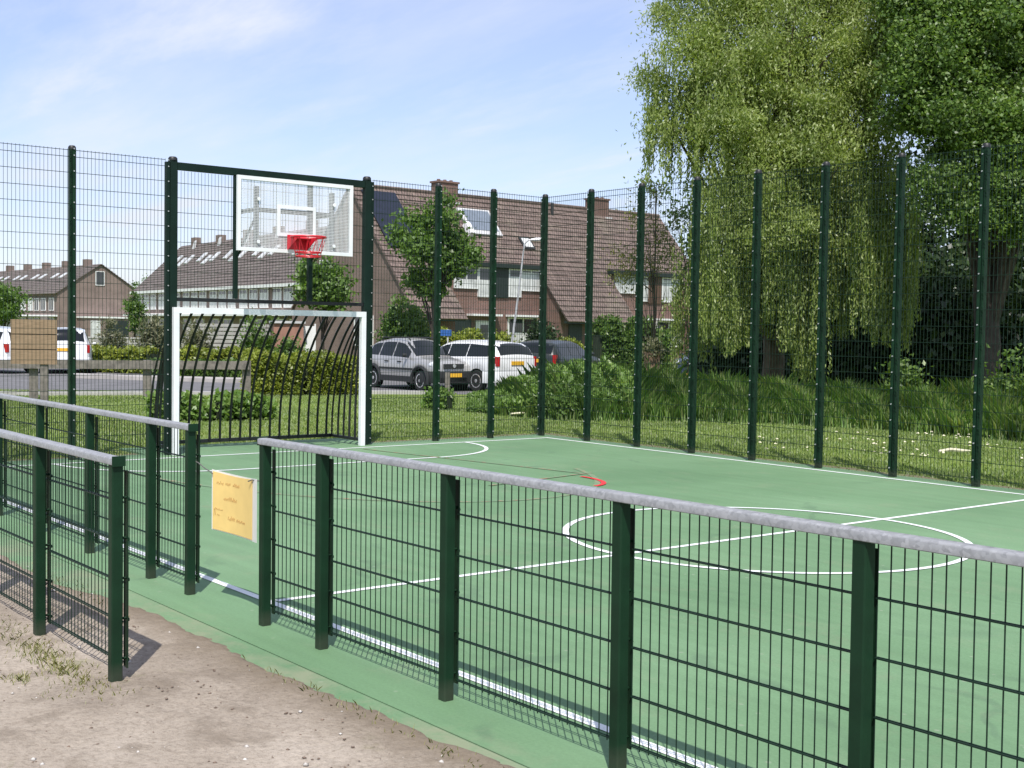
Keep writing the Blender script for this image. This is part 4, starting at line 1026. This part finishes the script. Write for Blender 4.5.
    window(t, -1.3, xg, .9, 1.55, 1.45, axis='v', nx=2); window(t, 2.3, xg, 4.35, .7, .75, axis='v')
    return t
right_terrace()

def far_terrace():
    # local frame: origin at left eave corner; x along the facade to the right/near, -y to the street side
    o = at(135, 119); dirv = (RH * .556 - FH * .83).normalized()
    t = empty('terraced_house', o, math.atan2(dirv.y, dirv.x), 'long grey roofed terrace with a row of skylights behind the goal frame', 'house')
    # facade looks toward -perp; perp_away = RH*.83+FH*.556
    L, HWd, ZE, ZR = 46, 4.5, 5.0, 9.3
    ta = math.atan2(dirv.y, dirv.x); away = (RH * .83 + FH * .556); sg = 1 if Vector((-math.sin(ta), math.cos(ta), 0)).dot(away) > 0 else -1
    F_ = lambda tt, p, q: (tt, sg * p, q)
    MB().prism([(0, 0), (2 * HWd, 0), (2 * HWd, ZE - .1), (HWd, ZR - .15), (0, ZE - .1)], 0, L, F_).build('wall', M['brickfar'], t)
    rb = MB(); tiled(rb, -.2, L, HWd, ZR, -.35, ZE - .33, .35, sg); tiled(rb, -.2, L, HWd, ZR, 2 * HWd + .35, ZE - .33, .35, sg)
    rf = rb.build('roof', M['tilefar'], t)
    MB().prism([(-.5, ZE - .42), (-.3, ZE - .42), (-.3, ZE - .2), (-.5, ZE - .2)], -.2, L, F_).build('gutter', M['wframe'], t)
    for k in range(7):
        u = 2.2 + 6.4 * k
        ch = MB().box((u + 1.5, sg * HWd, ZR + .12), (1.0, .6, .8 if k % 2 else 1.0)).build('chimney', M['brickfar'], rf)
        MB().prism([(HWd - .6, ZR - .5), (HWd - .45, ZR - .4), (HWd - .35, ZR + .3), (HWd - .45, ZR + .1)], u + 2.1, u + 2.7, F_).build('flashing', M['lead'], ch)
        for du, vv in ((1.6, .52), (3.6, .45), (5.0, .5)):
            v0 = HWd * vv; sl = (ZR - ZE) / HWd; z0 = ZE + sl * v0
            MB().prism([(v0, z0 + .1), (v0 + .8, z0 + .8 * sl + .1), (v0 + .77, z0 + .8 * sl + .2), (v0 - .03, z0 + .2)], u + du - .4, u + du + .4, F_).build('skylight', M['curtain'], rf)
        for du in (-.9, 1.1, 3.1):
            window(t, u + du, -sg * .04, 3.1, 1.5, 1.45, nx=2, half=.8 if sg > 0 else None)
        for du in (-.6, 2.4):
            window(t, u + du, -sg * .04, .7, 1.9, 1.6, nx=2)
    MB().prism([(-1.2, 2.5), (0, 2.5), (0, 2.75), (-1.2, 2.65)], 0, L, F_).build('canopy', M['wframe'], t)
far_terrace()
def far_gable():
    # gable looks to the viewer; ridge runs away to the left
    o = at(57, 148); gv = (RH * .76 + FH * .65).normalized(); rz = math.atan2(gv.y, gv.x)
    t = empty('gable_house', o, rz, 'far brick house with a wide gable and chimneys at the left edge', 'house')
    back = (-RH * .65 + FH * .76); sg = 1 if Vector((-math.sin(rz), math.cos(rz), 0)).dot(back) > 0 else -1
    Wd, L, ZE, ZR = 10.4, 62, 5.4, 8.85
    F_ = lambda tt, p, q: (p, sg * tt, q)
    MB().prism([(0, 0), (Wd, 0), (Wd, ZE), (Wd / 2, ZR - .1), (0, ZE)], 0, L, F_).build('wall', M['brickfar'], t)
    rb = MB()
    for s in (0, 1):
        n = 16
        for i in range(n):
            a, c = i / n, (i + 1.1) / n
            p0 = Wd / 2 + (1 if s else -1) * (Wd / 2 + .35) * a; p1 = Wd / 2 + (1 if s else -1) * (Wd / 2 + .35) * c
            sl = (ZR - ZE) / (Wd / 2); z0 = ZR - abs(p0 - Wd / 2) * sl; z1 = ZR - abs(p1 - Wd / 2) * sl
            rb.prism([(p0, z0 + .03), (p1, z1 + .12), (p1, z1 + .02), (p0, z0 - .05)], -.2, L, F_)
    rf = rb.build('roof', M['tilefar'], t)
    for k in range(9):
        u = 4 + 6.8 * k
        MB().box((Wd / 2, sg * u, ZR + .2), (.8, 1.1, 1.0)).build('chimney', M['brickfar'], rf)
        sl = (ZR - ZE) / (Wd / 2)
        for du in (1.8, 4.4):
            p0 = 2.6; MB().prism([(p0, ZE + sl * p0 + .1), (p0 + .9, ZE + sl * (p0 + .9) + .1), (p0 + .88, ZE + sl * (p0 + .9) + .2), (p0 - .02, ZE + sl * p0 + .2)], u + du, u + du + .9, F_).build('skylight', M['curtain'], rf)
        for du in (-2.2, .4, 2.6):
            window(t, sg * (u + du), -.04, 3.2, 1.5, 1.5, axis='v', nx=2, mat_pane='curtain' if (k + int(du)) % 2 else 'pane')
            window(t, sg * (u + du), -.04, .8, 1.7, 1.6, axis='v', nx=2)
    MB().prism([(-1, 2.5), (0, 2.5), (0, 2.7), (-1, 2.6)], 0, L, F_).build('canopy', M['wframe'], t)
    window(t, Wd / 2 - .1, -.04 * sg, 6.3, 1.1, 1.7, axis='u')
    # lean-to at the gable foot
    MB().box((5.6, -sg * 1.2, 1.2), (6.4, 2.3, 2.4)).build('lean_to', M['brickfar'], t)
    MB().box((5.6, -sg * 1.25, 2.48), (6.7, 2.5, .18)).build('lean_to_roof', M['wframe'], t)
    MB().box((6.3, -sg * 2.37, 1.15), (2.6, .08, 1.9)).build('garage_door', M['darkpanel'], t)
    MB().box((3.6, -sg * 2.37, 1.15), (1.2, .08, 1.9)).build('door', M['curtain'], t)
far_gable()

# ------------------------------------------------------------------ cars
def car(name, loc, heading, paint, spec, label, plate=True, rails=False, group='parked cars'):
    t = empty(name, loc, heading, label, 'car', group)
    L, Wd = spec['L'], spec['W']; hw = Wd / 2
    roofz, beltz = spec['roof'], spec['belt']
    xr, xf = -L / 2, L / 2
    wr, wx = spec['wr'], (spec['xa_r'], spec['xa_f'])
    xs = sorted(set([xr + .0, xr + .04, xr + .1] + list(np.arange(xr + .18, xf - .12, .06).round(3)) + [xf - .1, xf - .04, xf]))
    top = spec['top']   # list of (x fraction -1..1, z)
    tx = [p[0] * L / 2 for p in top]; tz = [p[1] for p in top]
    def ztop(x): return float(np.interp(x, tx, tz))
    def zbelt(x): return min(ztop(x) - .02, float(np.interp(x, [xr, xr + .3, xf - 1.1, xf], [beltz + .04, beltz + .04, beltz - .02, spec['nose']])))
    def plan(x):
        e = max(0, 1 - (x - xr) / .45) if x < 0 else max(0, 1 - (xf - x) / .6)
        return hw * (1 - .14 * e ** 2.2)
    def zlow(x):
        z = .24 + (.08 if (x > xf - .35 or x < xr + .3) else 0)
        for c in wx:
            d = abs(x - c); R = wr + .07
            if d < R: z = max(z, wr + math.sqrt(R * R - d * d) - .02)
        return z
    rows = []
    for x in xs:
        w = plan(x); zl, zb, zt = zlow(x), zbelt(x), ztop(x)
        zl = min(zl, zb - .08)
        k = min(1, max(0, (zt - zb) / .5)); wroof = w - .05 - .17 * k - .03
        half = [(w - .03, zl), (w, zl + (zb - zl) * .35), (w + .0, zl + (zb - zl) * .7), (w - .04, zb), (wroof, zt - .05 * k - .012), (wroof - .14, zt - .004), (0, zt + .018)]
        rows.append([(x, y, z) for y, z in half] + [(x, -y, z) for y, z in reversed(half[:-1])])
    b = MB(); n = len(rows[0]); vs = [p for r in rows for p in r]
    fs = [(i * n + j, i * n + j + 1, (i + 1) * n + j + 1, (i + 1) * n + j) for i in range(len(rows) - 1) for j in range(n - 1)]
    fs += [tuple(range(n)), tuple(range((len(rows) - 1) * n + n - 1, (len(rows) - 1) * n - 1, -1))]
    b.add(vs, fs); b.build('body', paint, t, True)
    MB().box((0, 0, .42), (L - .5, Wd - .36, .34)).build('underbody', M['trim'], t)
    def surf(j, x, f):   # point on strip j at fraction f
        i = max(0, min(len(xs) - 2, int(np.searchsorted(xs, x)) - 1)); a = (x - xs[i]) / (xs[i + 1] - xs[i])
        p = Vector(rows[i][j]).lerp(Vector(rows[i + 1][j]), a); q = Vector(rows[i][j + 1]).lerp(Vector(rows[i + 1][j + 1]), a)
        return p.lerp(q, f)
    def side_glass(x0, x1, sgn):
        b = MB(); vs = []; k = max(2, int((x1 - x0) / .06))
        for i in range(k + 1):
            x = x0 + (x1 - x0) * i / k
            if ztop(x) - zbelt(x) < .09: f0, f1 = .1, .2
            else: f0, f1 = .04, .9
            for f in (f0, f1):
                p = surf(3, x, f); vs.append((p.x, sgn * (p.y + .006), p.z + .002))
        b.add(vs, [(2 * i, 2 * i + 1, 2 * i + 3, 2 * i + 2) for i in range(k)])
        b.build('side_window', M['glass_car'], t, True)
    for sgn in (1, -1):
        for x0, x1 in spec['glass']: side_glass(x0 * L / 2, x1 * L / 2, sgn)
    def top_glass(x0, x1, name, yk=.97):
        b = MB(); vs = []; k = 8; m = 6
        for i in range(k + 1):
            x = x0 + (x1 - x0) * i / k
            e = surf(4, x, 0); c = surf(5, x, 1)
            for jj in range(-m, m + 1):
                f = abs(jj) / m; y = (e.y * yk) * jj / m
                z = c.z + (e.z - c.z) * f ** 2.2
                vs.append((x, y, z))
        nn = 2 * m + 1
        fs = [(i * nn + j, i * nn + j + 1, (i + 1) * nn + j + 1, (i + 1) * nn + j) for i in range(k) for j in range(nn - 1)]
        # lift along the local slope
        dz = ztop(x1) - ztop(x0); dx = x1 - x0; l = math.hypot(dz, dx); nx_, nz_ = -dz / l, dx / l
        if nz_ < 0: nx_, nz_ = -nx_, -nz_
        vs = [(x + nx_ * .012, y, z + nz_ * .012) for x, y, z in vs]
        b.add(vs, fs); b.build(name, M['glass_car'], t, True)
    ws = spec['ws']; top_glass(ws[0] * L / 2, ws[1] * L / 2, 'windscreen')
    rw = spec['rw']; top_glass(rw[0] * L / 2, rw[1] * L / 2, 'rear_window')
    for c in wx:
        for sgn in (1, -1):
            w_ = empty('wheel', (c, sgn * (hw - .11), wr)); w_.parent = t
            fn = lambda x, y, z, s=sgn: (x, s * z, y)
            MB().lathe([(wr * .62, -.1), (wr * .95, -.1), (wr, -.07), (wr, .07), (wr * .95, .1), (wr * .64, .1)], 22, fn).build('tyre', M['rubber'], w_, True)
            rb = MB().lathe([(wr * .64, .06), (wr * .66, .102), (wr * .58, .104), (wr * .55, .085), (wr * .18, .085), (wr * .16, .11), (.01, .112)], 22, fn)
            rb.build('rim', M['rim'], w_, True)
            sb = MB()
            for q in range(6):
                a = 2 * PI * q / 6 + .3; x_, z_ = math.cos(a) * wr * .38, math.sin(a) * wr * .38
                sb.bar((x_, sgn * .082, z_), (x_, sgn * .0885, z_), wr * .12, 7)
            sb.build('rim_openings', M['rubber'], w_)
    # bumpers, lamps, plate, mirrors, sill trim
    def wrap(z0, z1, front, mat, name, off=.012, k0=.55):
        b = MB(); pts = []
        if front: xx = [xf - k0, xf - .3, xf - .12, xf - .03, xf]
        else: xx = [xr + k0, xr + .3, xr + .12, xr + .03, xr]
        pl = [(x, plan(x)) for x in xx]; sgnx = 1 if front else -1
        pl = [(x, y) for x, y in pl] + [(xx[-1] + sgnx * .04, pl[-1][1] * .6)] + [(xx[-1] + sgnx * .04, -pl[-1][1] * .6)] + [(x, -y) for x, y in reversed(pl)]
        vs = []
        for x, y in pl:
            s_ = 1 if y > 0 else -1
            for z, o in ((z0, off * .3), (z0 + .05, off), (z1 - .04, off), (z1, off * .2)): vs.append((x + sgnx * o, y + s_ * o, z))
        m_ = len(pl); fs = [(4 * i + j, 4 * i + j + 1, 4 * i + j + 5, 4 * i + j + 4) for i in range(m_ - 1) for j in range(3)]
        b.add(vs, fs); return b.build(name, mat, t, True)
    wrap(.24, .58, True, spec.get('bmat', paint), 'bumper'); wrap(.26, .60, False, spec.get('bmat', paint), 'bumper')
    if spec.get('cladding'):
        for sgn in (1, -1):
            MB().box((0.0, sgn * (hw + .004), .33), (wx[1] - wx[0] - 2 * wr - .12, .05, .16)).build('sill_trim', M['trim'], t)
            for c in wx:
                pts = [(c + (wr + .10) * math.cos(a), sgn * (hw + .0), wr + (wr + .10) * math.sin(a)) for a in np.linspace(-.25, PI + .25, 14)]
                MB().tube(pts, .05, 6).build('arch_trim', M['trim'], t, True)
            MB().box((0, sgn * (hw + .01), .62), (1.7, .03, .06)).build('door_strip', M['trim'], t)
    for sgn in (1, -1):
        y = sgn * (plan(xf - .25) - .16)
        MB().lathe([(.02, .02), (.14, .01), (.17, -.05), (.15, -.14)], 14, lambda a, b_, c, y=y: (xf - .06 + c - abs(b_) * .25, y + b_ * 1.1 * .8, spec['nose'] - .10 + a * .62)).build('headlight', M['lamp_clear'], t, True)
        y2 = sgn * (plan(xr + .03) - .04)
        MB().box((xr + .10, y2 + sgn * .012, beltz - .08), (.22, .12, .28), 0, 0, .03).build('taillight', M['lamp_red'], t)
        xm = spec['ws'][1] * L / 2 - .28
        MB().lathe([(.01, -.08), (.06, -.06), (.07, 0), (.06, .05), (.01, .07)], 10, lambda a, b_, c, s=sgn, x=xm: (x + a * .7, s * (hw + .08) + c, beltz + .07 + b_ * .8)).build('mirror', M['trim'] if spec.get('cladding') else paint, t, True)
        for hx in (-.05, -.42): MB().box((hx * L / 2 + .25, sgn * (hw + .006), beltz - .12), (.18, .025, .03)).build('door_handle', M['trim'] if spec.get('cladding') else paint, t)
        if rails: MB().tube([(-.62 * L / 2, sgn * (hw - .27), roofz - .05), (-.58 * L / 2, sgn * (hw - .27), roofz + .05), (.15 * L / 2, sgn * (hw - .27), roofz + .06), (.2 * L / 2, sgn * (hw - .27), roofz - .02)], .022, 6).build('roof_rail', M['trim'], t, True)
    g = MB().box((xf + .01, 0, spec['nose'] - .13), (.06, Wd * .46, .13), 0, 0, .02).build('grille', M['trim'], t)
    MB().bar((xf + .04, 0, spec['nose'] - .12), (xf + .05, 0, spec['nose'] - .12), .055, 10).build('emblem', M['rim'], g)
    MB().box((xf + .055, 0, .47), (.02, .52, .11)).build('number_plate', M['plate'], t)
    zp = spec.get('rplate', .80); MB().box((xr - (.055 if zp < .6 else .012), 0, zp), (.02, .52, .11)).build('number_plate', M['plate'], t)
    MB().box((xf + .012, 0, .34), (.08, Wd * .6, .12)).build('air_intake', M['black'], t)
    return t
hatch = dict(L=3.5, W=1.6, roof=1.47, belt=.95, nose=.86, wr=.30, xa_r=-1.2, xa_f=1.2, cladding=True, bmat=None,
             top=[(-1, .98), (-.975, 1.05), (-.86, 1.30), (-.74, 1.42), (-.4, 1.50), (-.1, 1.50), (.1, 1.45), (.30, 1.22), (.5, .99), (.8, .92), (.95, .85), (1, .74)],
             glass=[(-.82, -.55), (-.52, -.14), (-.11, .34)], ws=(.12, .48), rw=(-.96, -.78))
hatch['bmat'] = M['trim']
def hd(a, b): v = FH * a + RH * b; return math.atan2(v.y, v.x)
car('parked_car', at(417.5, 37.6, -.026), hd(-math.cos(.70), math.sin(.70)), M['silver'], hatch, 'silver small car with dark bumpers, nose to the right', rails=True)
comp = dict(L=4.2, W=1.78, roof=1.46, belt=.97, nose=.88, wr=.31, xa_r=-1.28, xa_f=1.32, rplate=.84,
            top=[(-1, .98), (-.985, 1.06), (-.90, 1.33), (-.82, 1.42), (-.4, 1.48), (-.05, 1.47), (.10, 1.42), (.32, 1.2), (.52, 1.0), (.8, .93), (.95, .86), (1, .72)],
            glass=[(-.82, -.40), (-.385, -.02), (-.005, .38)], ws=(.13, .5), rw=(-.98, -.85))
car('parked_car', at(467, 38.0, -.026), hd(math.cos(.80), -math.sin(.80)), M['carwhite'], comp, 'white hatchback seen from the rear, dark tinted windows, behind the weeds')
sedan = dict(comp); sedan['roof'] = 1.4
car('parked_car', at(556, 42.0, -.026), hd(math.cos(.42), math.sin(.42)), M['cardark'], comp, 'dark grey car with a red tail lamp right of the white hatchback')
car('parked_car', at(716, 43.5, -.026), hd(-math.cos(.5), -math.sin(.5)), M['carblue'], comp, 'dark blue car mostly hidden behind the willow strands')
est = dict(comp); est.update(L=4.4, W=1.8, top=[(-1, 1.02), (-.99, 1.1), (-.94, 1.4), (-.88, 1.55), (-.4, 1.62), (-.05, 1.6), (.15, 1.5), (.35, 1.25), (.55, 1.03), (.8, .96), (.95, .88), (1, .74)], rplate=.86)
car('parked_car', at(66, 46.5, -.026), hd(math.cos(.32), -math.sin(.32)), M['carwhite'], est, 'white estate car partly hidden behind the tan wooden board')
car('parked_car', at(-12, 45.5, -.026), hd(math.cos(1.0), -math.sin(1.0)), M['carwhite'], est, 'white car cut off by the left edge beside the wooden board')

# ------------------------------------------------------------------ light, sky, camera
EL = math.radians(57); sunv = Vector((.80, -.60, 0)).normalized() * math.cos(EL) + Vector((0, 0, math.sin(EL)))
sd = bpy.data.lights.new('sun', 'SUN'); sd.energy = 4.0; sd.angle = math.radians(.53); sd.color = (1, .955, .89)
so = bpy.data.objects.new('sun', sd); COL.objects.link(so); so.location = (20, -20, 40); so.rotation_euler = (-sunv).to_track_quat('-Z', 'Y').to_euler()
wd = bpy.data.worlds.new('World'); SC.world = wd; wd.use_nodes = True
nt = wd.node_tree; nt.nodes.clear()
out = nt.nodes.new('ShaderNodeOutputWorld'); bg = nt.nodes.new('ShaderNodeBackground'); nt.links.new(bg.outputs[0], out.inputs[0])
sky = nt.nodes.new('ShaderNodeTexSky'); sky.sky_type = 'NISHITA'; sky.sun_disc = False
sky.sun_elevation = EL; sky.sun_rotation = math.atan2(sunv.x, sunv.y); sky.altitude = 0; sky.air_density = 1.0; sky.dust_density = .6; sky.ozone_density = 1.6
tc = nt.nodes.new('ShaderNodeTexCoord')
sp = nt.nodes.new('ShaderNodeSeparateXYZ'); nt.links.new(tc.outputs['Generated'], sp.inputs[0])
zc = node(nt, 'ShaderNodeMath', operation='MAXIMUM'); nt.links.new(sp.outputs[2], zc.inputs[0]); zc.inputs[1].default_value = .0
za = node(nt, 'ShaderNodeMath', operation='ADD'); nt.links.new(zc.outputs[0], za.inputs[0]); za.inputs[1].default_value = .12
dv = nt.nodes.new('ShaderNodeVectorMath'); dv.operation = 'DIVIDE'
cb = nt.nodes.new('ShaderNodeCombineXYZ')
for i in range(3): nt.links.new(za.outputs[0], cb.inputs[i])
nt.links.new(tc.outputs['Generated'], dv.inputs[0]); nt.links.new(cb.outputs[0], dv.inputs[1])
mp = nt.nodes.new('ShaderNodeMapping'); mp.inputs['Rotation'].default_value = (0, 0, .55); mp.inputs['Scale'].default_value = (.55, 1.5, 1); mp.inputs['Location'].default_value = (.7, .3, 0)
nt.links.new(dv.outputs[0], mp.inputs[0])
c1 = noise(nt, mp.outputs[0], .8, 7, .58)
mp2 = nt.nodes.new('ShaderNodeMapping'); mp2.inputs['Rotation'].default_value = (0, 0, .95); mp2.inputs['Scale'].default_value = (.9, 2.6, 1); mp2.inputs['Location'].default_value = (5.3, 3.4, 0)
nt.links.new(dv.outputs[0], mp2.inputs[0])
c2 = noise(nt, mp2.outputs[0], .9, 8, .6)
cm = node(nt, 'ShaderNodeMath', operation='MAXIMUM'); nt.links.new(c1, cm.inputs[0]); nt.links.new(c2, cm.inputs[1]); c1 = cm.outputs[0]
f1 = ramp(nt, c1, [(.44, (.26,) * 3), (.56, (.46,) * 3), (.70, (.85,) * 3)])
skyc = mixc(nt, 1., sky.outputs[0], (.82, .825, 1.0), 'MULTIPLY')
col = mixc(nt, f1, skyc, (4.7, 4.9, 5.5))
nt.links.new(col, bg.inputs[0]); bg.inputs[1].default_value = .14

cd = bpy.data.cameras.new('camera'); co = bpy.data.objects.new('camera', cd); COL.objects.link(co)
f = Vector((math.cos(PITCH) * math.cos(YAW), math.cos(PITCH) * math.sin(YAW), math.sin(PITCH)))
r = Vector((math.sin(YAW), -math.cos(YAW), 0)); u = r.cross(f)
cr, sr = math.cos(ROLL), math.sin(ROLL); R_ = r * cr + u * sr; U_ = -r * sr + u * cr
m = Matrix(((R_.x, U_.x, -f.x, CAM[0]), (R_.y, U_.y, -f.y, CAM[1]), (R_.z, U_.z, -f.z, CAM[2]), (0, 0, 0, 1)))
co.matrix_world = m
cd.sensor_width = 36; cd.lens = 36 * FPX / 1024; cd.clip_end = 2000; cd.clip_start = .05
SC.camera = co
SC.view_settings.view_transform = 'Standard'; SC.view_settings.look = 'None'; SC.view_settings.gamma = 1; SC.view_settings.exposure = 0.42
SC.view_settings.use_curve_mapping = False
